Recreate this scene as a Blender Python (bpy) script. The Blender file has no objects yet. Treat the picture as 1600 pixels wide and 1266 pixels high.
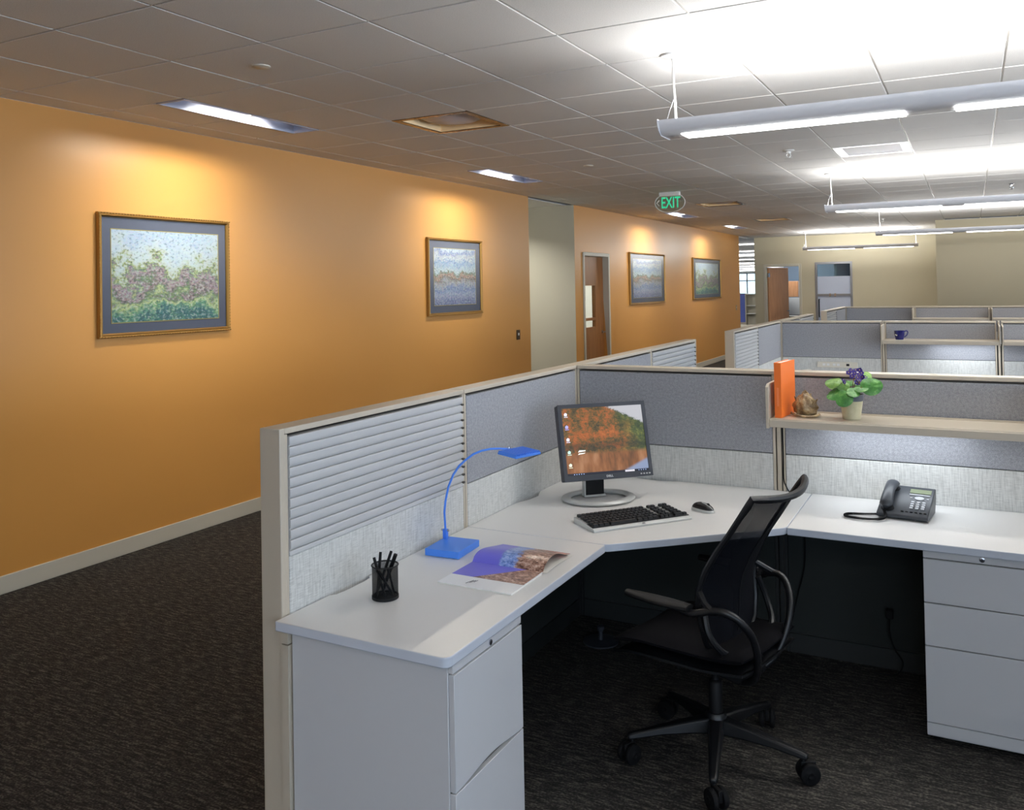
import bpy, bmesh, math, random
from mathutils import Vector, Matrix
random.seed(7)
PI = math.pi
scn = bpy.context.scene
COL = scn.collection

# ---------------------------------------------------------------- camera, world, light, exposure
YB_IN = -4.86
EYE = Vector((0.0, 0.0, 1.698))
YAW, PITCH, ROLL = 0.4893, -0.0153, -0.0182
fw = Vector((-math.sin(YAW)*math.cos(PITCH), math.cos(YAW)*math.cos(PITCH), -math.sin(PITCH)))
rt = Vector((math.cos(YAW), math.sin(YAW), 0)); upv = rt.cross(fw)
RT = math.cos(ROLL)*rt + math.sin(ROLL)*upv
UP = -math.sin(ROLL)*rt + math.cos(ROLL)*upv
cam_d = bpy.data.cameras.new('camera'); cam = bpy.data.objects.new('camera', cam_d); COL.objects.link(cam)
M = Matrix.Identity(4)
for i in range(3):
    M[i][0] = RT[i]; M[i][1] = UP[i]; M[i][2] = -fw[i]; M[i][3] = EYE[i]
cam.matrix_world = M
cam_d.sensor_width = 36; cam_d.lens = 30.285; cam_d.shift_y = -0.1273; cam_d.clip_start = .05; cam_d.clip_end = 200
scn.camera = cam

world = bpy.data.worlds.new('world'); scn.world = world; world.use_nodes = True
world.node_tree.nodes['Background'].inputs[0].default_value = (.75, .85, 1, 1)
world.node_tree.nodes['Background'].inputs[1].default_value = .35
scn.view_settings.view_transform = 'Standard'; scn.view_settings.look = 'None'
scn.view_settings.gamma = 1; scn.view_settings.use_curve_mapping = False
scn.view_settings.exposure = 0.72
UPLIGHT = 25.0       # watts per 1.2 m module of pendant, upward
LENS = 8.5           # emission of the pendant lenses
WASH = 7.5          # watts per wall washer
TASK = .75
WINDOW = 62.0
try:
    scn.cycles.use_denoising = True
    scn.cycles.max_bounces = 8; scn.cycles.diffuse_bounces = 5; scn.cycles.glossy_bounces = 3
    scn.cycles.transparent_max_bounces = 12; scn.cycles.transmission_bounces = 4
    scn.cycles.sample_clamp_indirect = 4.0
    scn.cycles.caustics_reflective = False; scn.cycles.caustics_refractive = False
except Exception:
    pass

def area_light(name, loc, size, power, color=(1, 1, 1), rot=(0, 0, 0), spread=None, parent=None):
    d = bpy.data.lights.new(name, 'AREA'); d.shape = 'RECTANGLE'; d.size = size[0]; d.size_y = size[1]
    d.energy = power; d.color = color
    if spread: d.spread = spread
    o = bpy.data.objects.new(name, d); COL.objects.link(o); o.rotation_euler = rot
    if parent:
        o.parent = parent; o.location = Vector(loc) - parent.location
    else:
        o.location = loc
    return o

# daylight through the windows in the right-hand wall (outside the frame)
for k, yy in enumerate((-2.0, 1.4, 4.8, 8.2)):
    area_light('window_daylight_fill', (6.86, yy, 1.75), (1.5, 2.2), WINDOW, (.64, .79, 1.0), (0, PI/2, 0))

for k, xx in enumerate((1.6, 4.6)):  # added cool fill from behind the camera, no known source there
    area_light('window_daylight_fill', (xx, YB_IN, 1.75), (2.2, 1.5), 36, (.60, .77, 1.0), (PI/2, 0, 0))

# ---------------------------------------------------------------- helpers
def lin(c):
    return tuple(((v/255)/12.92 if v/255 <= .04045 else ((v/255+.055)/1.055)**2.4) for v in c) + (1,)

class MB:
    def __init__(s): s.v = []; s.f = []; s.sm = []
    def add(s, vs, fs, smooth=False):
        b = len(s.v); s.v += [tuple(v) for v in vs]
        for f in fs: s.f.append(tuple(b+i for i in f)); s.sm.append(smooth)
        return s
    def box(s, x0, x1, y0, y1, z0, z1):
        vs = [(x, y, z) for z in (z0, z1) for x, y in ((x0, y0), (x1, y0), (x1, y1), (x0, y1))]
        return s.add(vs, [(3, 2, 1, 0), (4, 5, 6, 7), (0, 1, 5, 4), (1, 2, 6, 5), (2, 3, 7, 6), (3, 0, 4, 7)])
    def obox(s, c, ax, ay, az):
        c = Vector(c); ax = Vector(ax); ay = Vector(ay); az = Vector(az)
        vs = [c+a*ax+b*ay+d*az for d in (-1, 1) for a, b in ((-1, -1), (1, -1), (1, 1), (-1, 1))]
        return s.add(vs, [(3, 2, 1, 0), (4, 5, 6, 7), (0, 1, 5, 4), (1, 2, 6, 5), (2, 3, 7, 6), (3, 0, 4, 7)])
    def prism(s, poly, z0, z1, fn=None, smooth=False):
        """poly in (a,b), extruded over c; fn maps (a,b,c) to a point"""
        fn = fn or (lambda a, b, c: (a, b, c)); n = len(poly)
        vs = [fn(a, b, z0) for a, b in poly] + [fn(a, b, z1) for a, b in poly]
        s.add(vs, [tuple(range(n-1, -1, -1)), tuple(range(n, 2*n))])
        return s.add(vs, [(i, (i+1) % n, n+(i+1) % n, n+i) for i in range(n)], smooth)
    def lathe(s, prof, c=(0, 0, 0), n=24, smooth=True, axis='z', sx=1, sy=1):
        vs = []; fs = []
        for r, h in prof:
            for k in range(n):
                a = 2*PI*k/n; p = (r*math.cos(a)*sx, r*math.sin(a)*sy, h)
                if axis == 'x': p = (p[2], p[0], p[1])
                if axis == 'y': p = (p[0], p[2], p[1])
                vs.append((c[0]+p[0], c[1]+p[1], c[2]+p[2]))
        m = len(prof)
        for i in range(m-1):
            for k in range(n):
                fs.append((i*n+k, i*n+(k+1) % n, (i+1)*n+(k+1) % n, (i+1)*n+k))
        s.add(vs, fs, smooth)
        b = [vs[k] for k in range(n)]; t = [vs[(m-1)*n+k] for k in range(n)]
        if prof[0][0] > 1e-5: s.add(b, [tuple(range(n-1, -1, -1))])
        if prof[-1][0] > 1e-5: s.add(t, [tuple(range(n))])
        return s
    def tube(s, pts, r, n=10, closed=False, flat=None):
        pts = [Vector(p) for p in pts]; m = len(pts)
        rs = r if isinstance(r, (list, tuple)) else [r]*m
        vs = []; fs = []; prev = None
        for i, p in enumerate(pts):
            if closed: t = (pts[(i+1) % m]-pts[i-1]).normalized()
            else: t = (pts[min(i+1, m-1)]-pts[max(i-1, 0)]).normalized()
            if prev is None:
                a = Vector((0, 0, 1)) if abs(t.z) < .9 else Vector((1, 0, 0))
                u = t.cross(a).normalized()
            else:
                u = (prev-t*prev.dot(t)).normalized()
            prev = u; w = t.cross(u)
            for k in range(n):
                an = 2*PI*k/n
                vs.append(p+rs[i]*(math.cos(an)*u+math.sin(an)*w*(flat or 1)))
        for i in range(m if closed else m-1):
            j = (i+1) % m
            for k in range(n):
                fs.append((i*n+k, i*n+(k+1) % n, j*n+(k+1) % n, j*n+k))
        s.add(vs, fs, True)
        if not closed:
            s.add(vs[:n], [tuple(range(n-1, -1, -1))]); s.add(vs[-n:], [tuple(range(n))])
        return s
    def ball(s, c, r, n=12, m=8):
        rx, ry, rz = (r, r, r) if not isinstance(r, (tuple, list)) else r
        vs = []; fs = []
        for i in range(m+1):
            t = PI*i/m
            for k in range(n):
                a = 2*PI*k/n
                vs.append((c[0]+rx*math.sin(t)*math.cos(a), c[1]+ry*math.sin(t)*math.sin(a), c[2]-rz*math.cos(t)))
        for i in range(m):
            for k in range(n):
                fs.append((i*n+k, i*n+(k+1) % n, (i+1)*n+(k+1) % n, (i+1)*n+k))
        return s.add(vs, fs, True)
    def mesh(s, name, mat, off=(0, 0, 0)):
        me = bpy.data.meshes.new(name)
        me.from_pydata([(v[0]-off[0], v[1]-off[1], v[2]-off[2]) for v in s.v], [], s.f)
        me.polygons.foreach_set('use_smooth', s.sm)
        if isinstance(mat, (list, tuple)):
            for m_ in mat: me.materials.append(m_)
        else: me.materials.append(mat)
        bm = bmesh.new(); bm.from_mesh(me); bmesh.ops.remove_doubles(bm, verts=bm.verts, dist=1e-5)
        bmesh.ops.recalc_face_normals(bm, faces=bm.faces); bm.to_mesh(me); bm.free()
        try: me.set_sharp_from_angle(angle=math.radians(40))
        except Exception: pass
        me.update()
        return me
    def build(s, name, mat, parent=None, local=False, bevel=0, label=None, seg=2):
        off = (0, 0, 0)
        if parent is not None and not local:
            r = parent
            while r.parent: r = r.parent
            off = r.location
        o = bpy.data.objects.new(name, s.mesh(name, mat, off)); COL.objects.link(o)
        if parent is not None: o.parent = parent
        if bevel:
            b = o.modifiers.new('bevel', 'BEVEL'); b.width = bevel; b.segments = seg; b.limit_method = 'ANGLE'
            b.angle_limit = math.radians(40)
        if label: o['label'] = label
        return o

def tag(o, label=None, cat=None, group=None, kind=None):
    if label: o['label'] = label
    if cat: o['category'] = cat
    if group: o['group'] = group
    if kind: o['kind'] = kind
    return o
def thing(name, label, cat, loc=(0, 0, 0), rotz=0, group=None):
    o = bpy.data.objects.new(name, None); COL.objects.link(o); o.empty_display_size = .05
    o.location = loc; o.rotation_euler = (0, 0, rotz)
    return tag(o, label, cat, group)
def struct(name, label, cat, mb, mat, **k):
    return tag(mb.build(name, mat, **k), label, cat, None, 'structure')
def linked(name, me, parent, loc=(0, 0, 0), rot=None):
    o = bpy.data.objects.new(name, me); COL.objects.link(o); o.parent = parent; o.location = loc
    if rot: o.rotation_euler = rot
    return o
def text_mesh(name, body, size, mat, parent, matrix, extrude=.0006, bold=0):
    c = bpy.data.curves.new(name, 'FONT'); c.body = body; c.size = size; c.extrude = extrude
    c.align_x = 'CENTER'; c.align_y = 'CENTER'; c.offset = bold
    t = bpy.data.objects.new(name+'_tmp', c); COL.objects.link(t)
    bpy.context.view_layer.update()
    me = bpy.data.meshes.new_from_object(t.evaluated_get(bpy.context.evaluated_depsgraph_get()))
    bpy.data.objects.remove(t); me.materials.clear(); me.materials.append(mat)
    o = bpy.data.objects.new(name, me); COL.objects.link(o); o.parent = parent; o.matrix_local = matrix
    return o

# ---------------------------------------------------------------- materials
def new_mat(name):
    m = bpy.data.materials.new(name); m.use_nodes = True
    nt = m.node_tree; return m, nt, nt.nodes['Principled BSDF']
def simple(name, c, rough=.5, metal=0, bump=0, bscale=200, var=0, vscale=30, spec=None, coat=0):
    m, nt, p = new_mat(name); N = nt.nodes; L = nt.links
    col = lin(c); p.inputs['Base Color'].default_value = col
    p.inputs['Roughness'].default_value = rough; p.inputs['Metallic'].default_value = metal
    if spec is not None: p.inputs['Specular IOR Level'].default_value = spec
    if coat: p.inputs['Coat Weight'].default_value = coat; p.inputs['Coat Roughness'].default_value = .08
    tc = N.new('ShaderNodeTexCoord')
    if bump:
        n = N.new('ShaderNodeTexNoise'); n.inputs['Scale'].default_value = bscale; n.inputs['Detail'].default_value = 3
        b = N.new('ShaderNodeBump'); b.inputs['Strength'].default_value = bump; b.inputs['Distance'].default_value = .002
        L.new(tc.outputs['Object'], n.inputs['Vector']); L.new(n.outputs[0], b.inputs['Height']); L.new(b.outputs[0], p.inputs['Normal'])
    if var:
        n = N.new('ShaderNodeTexNoise'); n.inputs['Scale'].default_value = vscale; n.inputs['Detail'].default_value = 4
        mx = N.new('ShaderNodeMix'); mx.data_type = 'RGBA'
        mx.inputs[6].default_value = tuple(v*(1-var) for v in col[:3])+(1,)
        mx.inputs[7].default_value = tuple(min(1, v*(1+var)) for v in col[:3])+(1,)
        L.new(tc.outputs['Object'], n.inputs['Vector']); L.new(n.outputs[0], mx.inputs[0]); L.new(mx.outputs[2], p.inputs['Base Color'])
    return m
def emit(name, c, s):
    m = bpy.data.materials.new(name); m.use_nodes = True; nt = m.node_tree
    p = nt.nodes['Principled BSDF']; p.inputs['Base Color'].default_value = lin(c)
    p.inputs['Emission Color'].default_value = lin(c); p.inputs['Emission Strength'].default_value = s
    return m
def ramp(nt, stops, interp='LINEAR'):
    r = nt.nodes.new('ShaderNodeValToRGB'); e = r.color_ramp.elements; r.color_ramp.interpolation = interp
    while len(e) > 1: e.remove(e[-1])
    e[0].position = stops[0][0]; e[0].color = lin(stops[0][1])
    for p, c in stops[1:]:
        x = e.new(p); x.color = lin(c)
    return r
def noise(nt, vec, scale, detail=3, rough=.5, stretch=None):
    n = nt.nodes.new('ShaderNodeTexNoise'); n.inputs['Scale'].default_value = scale
    n.inputs['Detail'].default_value = detail; n.inputs['Roughness'].default_value = rough
    if stretch:
        mp = nt.nodes.new('ShaderNodeMapping'); mp.inputs['Scale'].default_value = stretch
        nt.links.new(vec, mp.inputs[0]); vec = mp.outputs[0]
    nt.links.new(vec, n.inputs['Vector']); return n.outputs[0]
def mathn(nt, op, a, b=None, clamp=False):
    n = nt.nodes.new('ShaderNodeMath'); n.operation = op; n.use_clamp = clamp
    for i, v in enumerate((a, b)):
        if v is None: continue
        if isinstance(v, (int, float)): n.inputs[i].default_value = v
        else: nt.links.new(v, n.inputs[i])
    return n.outputs[0]
def mixc(nt, f, a, b, blend='MIX'):
    n = nt.nodes.new('ShaderNodeMix'); n.data_type = 'RGBA'; n.blend_type = blend
    for i, v in ((0, f), (6, a), (7, b)):
        if isinstance(v, (int, float)): n.inputs[i].default_value = v
        elif isinstance(v, tuple): n.inputs[i].default_value = v
        else: nt.links.new(v, n.inputs[i])
    return n.outputs[2]
def step(nt, v, a, b):
    n = nt.nodes.new('ShaderNodeMapRange'); n.interpolation_type = 'SMOOTHSTEP'
    nt.links.new(v, n.inputs[0]); n.inputs[1].default_value = a; n.inputs[2].default_value = b
    return n.outputs[0]
def gen_xyz(nt, which='Generated'):
    tc = nt.nodes.new('ShaderNodeTexCoord'); sp = nt.nodes.new('ShaderNodeSeparateXYZ')
    nt.links.new(tc.outputs[which], sp.inputs[0]); return tc.outputs[which], sp.outputs

def bumpit(nt, p, h, strength, dist=.002):
    b = nt.nodes.new('ShaderNodeBump'); b.inputs['Strength'].default_value = strength; b.inputs['Distance'].default_value = dist
    nt.links.new(h, b.inputs['Height']); nt.links.new(b.outputs[0], p.inputs['Normal'])

def mat_carpet():
    m, nt, p = new_mat('carpet'); v, s = gen_xyz(nt, 'Object')
    a = noise(nt, v, 1, 4, .65, (15, 80, 1)); b = noise(nt, v, 1, 2, .5, (110, 130, 1)); c = noise(nt, v, 1.6, 3)
    f = mathn(nt, 'ADD', mathn(nt, 'MULTIPLY', a, .62), mathn(nt, 'MULTIPLY', b, .38))
    r = ramp(nt, [(.38, (16, 15, 14)), (.47, (38, 36, 34)), (.53, (66, 63, 59)), (.62, (110, 105, 97))])
    nt.links.new(f, r.inputs[0])
    col = mixc(nt, .35, r.outputs[0], mixc(nt, c, (.030, .027, .025, 1), (.042, .041, .040, 1)))
    nt.links.new(col, p.inputs['Base Color']); p.inputs['Roughness'].default_value = .95
    p.inputs['Specular IOR Level'].default_value = .15
    bumpit(nt, p, f, .6, .004); return m
def mat_tile():
    m, nt, p = new_mat('ceiling_tile'); v, s = gen_xyz(nt, 'Object')
    a = noise(nt, v, 260, 3, .6); b = noise(nt, v, 900, 2, .5)
    f = mathn(nt, 'ADD', mathn(nt, 'MULTIPLY', a, .6), mathn(nt, 'MULTIPLY', b, .4))
    r = ramp(nt, [(.33, (206, 204, 200)), (.5, (238, 237, 235)), (.62, (244, 243, 241))]); nt.links.new(f, r.inputs[0])
    nt.links.new(r.outputs[0], p.inputs['Base Color']); p.inputs['Roughness'].default_value = .8
    p.inputs['Specular IOR Level'].default_value = .2
    bumpit(nt, p, f, .5, .002); return m
def mat_fabric():
    m, nt, p = new_mat('grey_blue_fabric'); v, s = gen_xyz(nt, 'Object')
    a = noise(nt, v, 330, 2, .6); b = noise(nt, v, 90, 3, .5)
    f = mathn(nt, 'ADD', mathn(nt, 'MULTIPLY', a, .7), mathn(nt, 'MULTIPLY', b, .3))
    r = ramp(nt, [(.35, (124, 125, 129)), (.5, (152, 153, 158)), (.65, (176, 177, 182))]); nt.links.new(f, r.inputs[0])
    nt.links.new(r.outputs[0], p.inputs['Base Color']); p.inputs['Roughness'].default_value = .9
    p.inputs['Specular IOR Level'].default_value = .2
    bumpit(nt, p, f, .35, .001); return m
def mat_weave():
    m, nt, p = new_mat('beige_woven_fabric'); v, s = gen_xyz(nt, 'Object')
    a = noise(nt, v, 1, 3, .6, (26, 26, 420)); b = noise(nt, v, 1, 3, .6, (260, 260, 16))
    f = mathn(nt, 'ADD', mathn(nt, 'MULTIPLY', a, .5), mathn(nt, 'MULTIPLY', b, .5))
    r = ramp(nt, [(.32, (168, 168, 164)), (.47, (200, 200, 196)), (.6, (220, 220, 216))]); nt.links.new(f, r.inputs[0])
    nt.links.new(r.outputs[0], p.inputs['Base Color']); p.inputs['Roughness'].default_value = .9
    p.inputs['Specular IOR Level'].default_value = .2
    bumpit(nt, p, f, .4, .001); return m
def mat_wood(name, c1, c2, axis='z'):
    m, nt, p = new_mat(name); v, s = gen_xyz(nt, 'Object')
    st = (40, 40, 2.2) if axis == 'z' else (2.2, 40, 40)
    a = noise(nt, v, 1, 5, .6, st); r = ramp(nt, [(.3, c1), (.7, c2)]); nt.links.new(a, r.inputs[0])
    nt.links.new(r.outputs[0], p.inputs['Base Color']); p.inputs['Roughness'].default_value = .4
    bumpit(nt, p, a, .08); return m
def mat_wall_orange():
    m, nt, p = new_mat('orange_eggshell_paint'); v, s = gen_xyz(nt, 'Object')
    a = noise(nt, v, 190, 3, .55); c = noise(nt, v, 1.1, 2)
    col = mixc(nt, c, lin((203, 145, 73)), lin((207, 149, 77)))
    nt.links.new(col, p.inputs['Base Color']); p.inputs['Roughness'].default_value = .36
    p.inputs['Specular IOR Level'].default_value = .5
    bumpit(nt, p, a, .12, .0015); return m
def mat_print(kind):
    """generic daubed landscape print"""
    m, nt, p = new_mat('print_'+kind); v, s = gen_xyz(nt); y, z = s[1], s[2]
    n1 = noise(nt, v, 5, 5, .7); n2 = noise(nt, v, 34, 3, .7)
    vo = nt.nodes.new('ShaderNodeTexVoronoi'); vo.inputs['Scale'].default_value = 46
    mp = nt.nodes.new('ShaderNodeMapping'); mp.inputs['Scale'].default_value = (1, 1, 1.4); nt.links.new(v, mp.inputs[0])
    nt.links.new(mp.outputs[0], vo.inputs['Vector'])
    nl = noise(nt, v, 3.4, 3, .6)
    g_ = kind == 'garden'
    zz = mathn(nt, 'ADD', z, mathn(nt, 'MULTIPLY', mathn(nt, 'SUBTRACT', nl, .5), 1.15 if g_ else .22))
    zz = mathn(nt, 'ADD', zz, mathn(nt, 'MULTIPLY', mathn(nt, 'SUBTRACT', n1, .5), .8 if g_ else .4))
    zz = mathn(nt, 'ADD', zz, mathn(nt, 'MULTIPLY', mathn(nt, 'SUBTRACT', n2, .5), .4 if g_ else .22))
    if g_:
        r = ramp(nt, [(0, (70, 118, 120)), (.12, (112, 158, 130)), (.22, (168, 190, 130)), (.28, (232, 226, 160)), (.35, (128, 150, 104)), (.44, (150, 122, 124)),
                      (.53, (206, 166, 172)), (.60, (128, 140, 116)), (.66, (196, 192, 122)), (.72, (226, 222, 206)), (.84, (236, 238, 248)), (1, (214, 220, 246))])
    else:
        r = ramp(nt, [(0, (138, 134, 180)), (.2, (190, 184, 214)), (.3, (146, 156, 204)), (.4, (200, 184, 190)), (.47, (132, 108, 96)),
                      (.52, (220, 160, 140)), (.57, (120, 128, 104)), (.62, (226, 226, 232)), (.76, (158, 178, 222)), (.86, (234, 222, 224)), (.94, (134, 142, 200)), (1, (220, 220, 236))])
    nt.links.new(zz, r.inputs[0])
    hs = nt.nodes.new('ShaderNodeHueSaturation'); hs.inputs['Saturation'].default_value = .45; hs.inputs['Value'].default_value = 1.1
    nt.links.new(vo.outputs['Color'], hs.inputs['Color'])
    col = mixc(nt, .42, r.outputs[0], hs.outputs[0], 'SOFT_LIGHT')
    d = mixc(nt, step(nt, n2, .52, .62), col, mixc(nt, .5, col, lin((240, 232, 226))))
    d = mixc(nt, step(nt, mathn(nt, 'SUBTRACT', 1, n2), .53, .64), d, mixc(nt, .5, d, lin((50, 56, 84))))
    nt.links.new(d, p.inputs['Base Color']); p.inputs['Roughness'].default_value = .5
    return m
def mat_wallpaper():
    m, nt, p = new_mat('screen_picture'); v, s = gen_xyz(nt); x, z = s[0], s[2]
    n1 = noise(nt, v, 4.5, 6, .72); n2 = noise(nt, v, 22, 6, .9); n3 = noise(nt, v, 3, 2)
    f = mathn(nt, 'ADD', mathn(nt, 'MULTIPLY', n1, .45), mathn(nt, 'MULTIPLY', n2, .55))
    r = ramp(nt, [(.38, (22, 20, 10)), (.45, (70, 62, 24)), (.50, (128, 96, 36)), (.54, (186, 92, 28)), (.60, (204, 124, 54)), (.68, (226, 196, 120))])
    nt.links.new(f, r.inputs[0])
    green = ramp(nt, [(.38, (20, 30, 16)), (.5, (64, 82, 34)), (.62, (150, 150, 62))]); nt.links.new(f, green.inputs[0])
    gmask = step(nt, mathn(nt, 'ADD', mathn(nt, 'MULTIPLY', x, .8), mathn(nt, 'MULTIPLY', n3, .5)), .72, .95)
    col = mixc(nt, gmask, r.outputs[0], green.outputs[0])
    # dim, smeared reflection in the lake
    water = step(nt, mathn(nt, 'MULTIPLY', z, -1), -.36, -.28)
    wr = noise(nt, v, 1, 3, .6, (9, 1, 2.2))
    rw = ramp(nt, [(.3, (92, 58, 24)), (.5, (158, 100, 52)), (.7, (188, 134, 92))]); nt.links.new(wr, rw.inputs[0])
    col = mixc(nt, water, col, rw.outputs[0])
    bank = mathn(nt, 'MULTIPLY', step(nt, z, .34, .39), step(nt, mathn(nt, 'MULTIPLY', z, -1), -.52, -.42))
    col = mixc(nt, mathn(nt, 'MULTIPLY', bank, .5), col, lin((30, 30, 18)))
    lake = step(nt, mathn(nt, 'SUBTRACT', mathn(nt, 'MULTIPLY', x, .9), mathn(nt, 'MULTIPLY', z, 1.6)), .55, .64)
    col = mixc(nt, lake, col, lin((150, 164, 196)))
    sk = mathn(nt, 'ADD', mathn(nt, 'ADD', mathn(nt, 'MULTIPLY', x, .62), z), mathn(nt, 'MULTIPLY', n2, .25))
    col = mixc(nt, step(nt, sk, 1.46, 1.49), col, lin((206, 206, 212)))
    p.inputs['Base Color'].default_value = (.01, .01, .01, 1); p.inputs['Roughness'].default_value = .35
    nt.links.new(col, p.inputs['Emission Color']); p.inputs['Emission Strength'].default_value = .52
    return m
def mat_alpha(name, c, alpha, rough=.6, grid=None):
    m, nt, p = new_mat(name); p.inputs['Base Color'].default_value = lin(c); p.inputs['Roughness'].default_value = rough; p.inputs['Specular IOR Level'].default_value = .15
    if grid:
        v, s = gen_xyz(nt, 'Object')
        w1 = mathn(nt, 'SINE', mathn(nt, 'MULTIPLY', mathn(nt, 'ADD', s[0], mathn(nt, 'ADD', s[1], s[2])), grid))
        w2 = mathn(nt, 'SINE', mathn(nt, 'MULTIPLY', mathn(nt, 'SUBTRACT', mathn(nt, 'ADD', s[0], s[1]), s[2]), grid))
        a = step(nt, mathn(nt, 'MAXIMUM', w1, w2), alpha-.2, alpha+.2)
        nt.links.new(a, p.inputs['Alpha'])
    else:
        p.inputs['Alpha'].default_value = alpha
    return m
def mat_glass(name, tint=(235, 240, 240), refl=.12, rough=.02):
    m = bpy.data.materials.new(name); m.use_nodes = True; nt = m.node_tree; N = nt.nodes
    N.remove(N['Principled BSDF']); out = N['Material Output']
    t = N.new('ShaderNodeBsdfTransparent'); t.inputs[0].default_value = lin(tint)
    g = N.new('ShaderNodeBsdfGlossy'); g.inputs['Roughness'].default_value = rough
    fr = N.new('ShaderNodeFresnel'); fr.inputs[0].default_value = 1.5
    mx = N.new('ShaderNodeMixShader')
    ge = N.new('ShaderNodeNewGeometry')
    nt.links.new(mathn(nt, 'MULTIPLY', fr.outputs[0], mathn(nt, 'SUBTRACT', 1, ge.outputs['Backfacing'])), mx.inputs[0]); nt.links.new(t.outputs[0], mx.inputs[1]); nt.links.new(g.outputs[0], mx.inputs[2])
    nt.links.new(mx.outputs[0], out.inputs[0]); return m
def mat_page(kind):
    m, nt, p = new_mat('printed_'+kind); v, s = gen_xyz(nt); x, y = s[0], s[1]
    n = noise(nt, v, 14, 5, .8, (1, 1.6, .05)); n1 = noise(nt, v, 7, 4, .7)
    ph = ramp(nt, [(.35, (62, 40, 34)), (.46, (132, 92, 76)), (.55, (186, 148, 128)), (.64, (226, 204, 190))]); nt.links.new(n, ph.inputs[0])
    viol = lin((112, 108, 214)); white = lin((246, 246, 246))
    if kind == 'lower_page':
        d = mathn(nt, 'SUBTRACT', x, mathn(nt, 'MULTIPLY', y, .55))
        col = mixc(nt, step(nt, mathn(nt, 'SUBTRACT', x, mathn(nt, 'MULTIPLY', mathn(nt, 'SUBTRACT', y, .38), .78)), .29, .3), viol, ph.outputs[0])
        col = mixc(nt, step(nt, y, .385, .39), white, col)
        col = mixc(nt, step(nt, x, .985, .99), col, white)
    else:
        sky = ramp(nt, [(.35, (70, 96, 168)), (.5, (130, 160, 222)), (.65, (206, 216, 240))]); nt.links.new(n, sky.inputs[0])
        e = mathn(nt, 'ADD', x, mathn(nt, 'MULTIPLY', y, .12))
        col = mixc(nt, step(nt, mathn(nt, 'ADD', e, mathn(nt, 'MULTIPLY', n1, .12)), .42, .46), viol, sky.outputs[0])
        col = mixc(nt, step(nt, mathn(nt, 'ADD', e, mathn(nt, 'MULTIPLY', n1, .35)), .76, .82), col, ph.outputs[0])
        rd = mixc(nt, .5, ph.outputs[0], lin((196, 84, 72)))
        col = mixc(nt, step(nt, mathn(nt, 'ADD', mathn(nt, 'MULTIPLY', x, .6), mathn(nt, 'MULTIPLY', y, .8)), 1.1, 1.2), col, rd)
    nt.links.new(col, p.inputs['Base Color']); p.inputs['Roughness'].default_value = .3
    return m
def mat_stone(name, stops, scale=22, bump=.6):
    m, nt, p = new_mat(name); v, s = gen_xyz(nt, 'Object'); a = noise(nt, v, scale, 5, .7)
    r = ramp(nt, stops); nt.links.new(a, r.inputs[0]); nt.links.new(r.outputs[0], p.inputs['Base Color'])
    p.inputs['Roughness'].default_value = .35; bumpit(nt, p, a, bump, .004); return m

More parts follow.
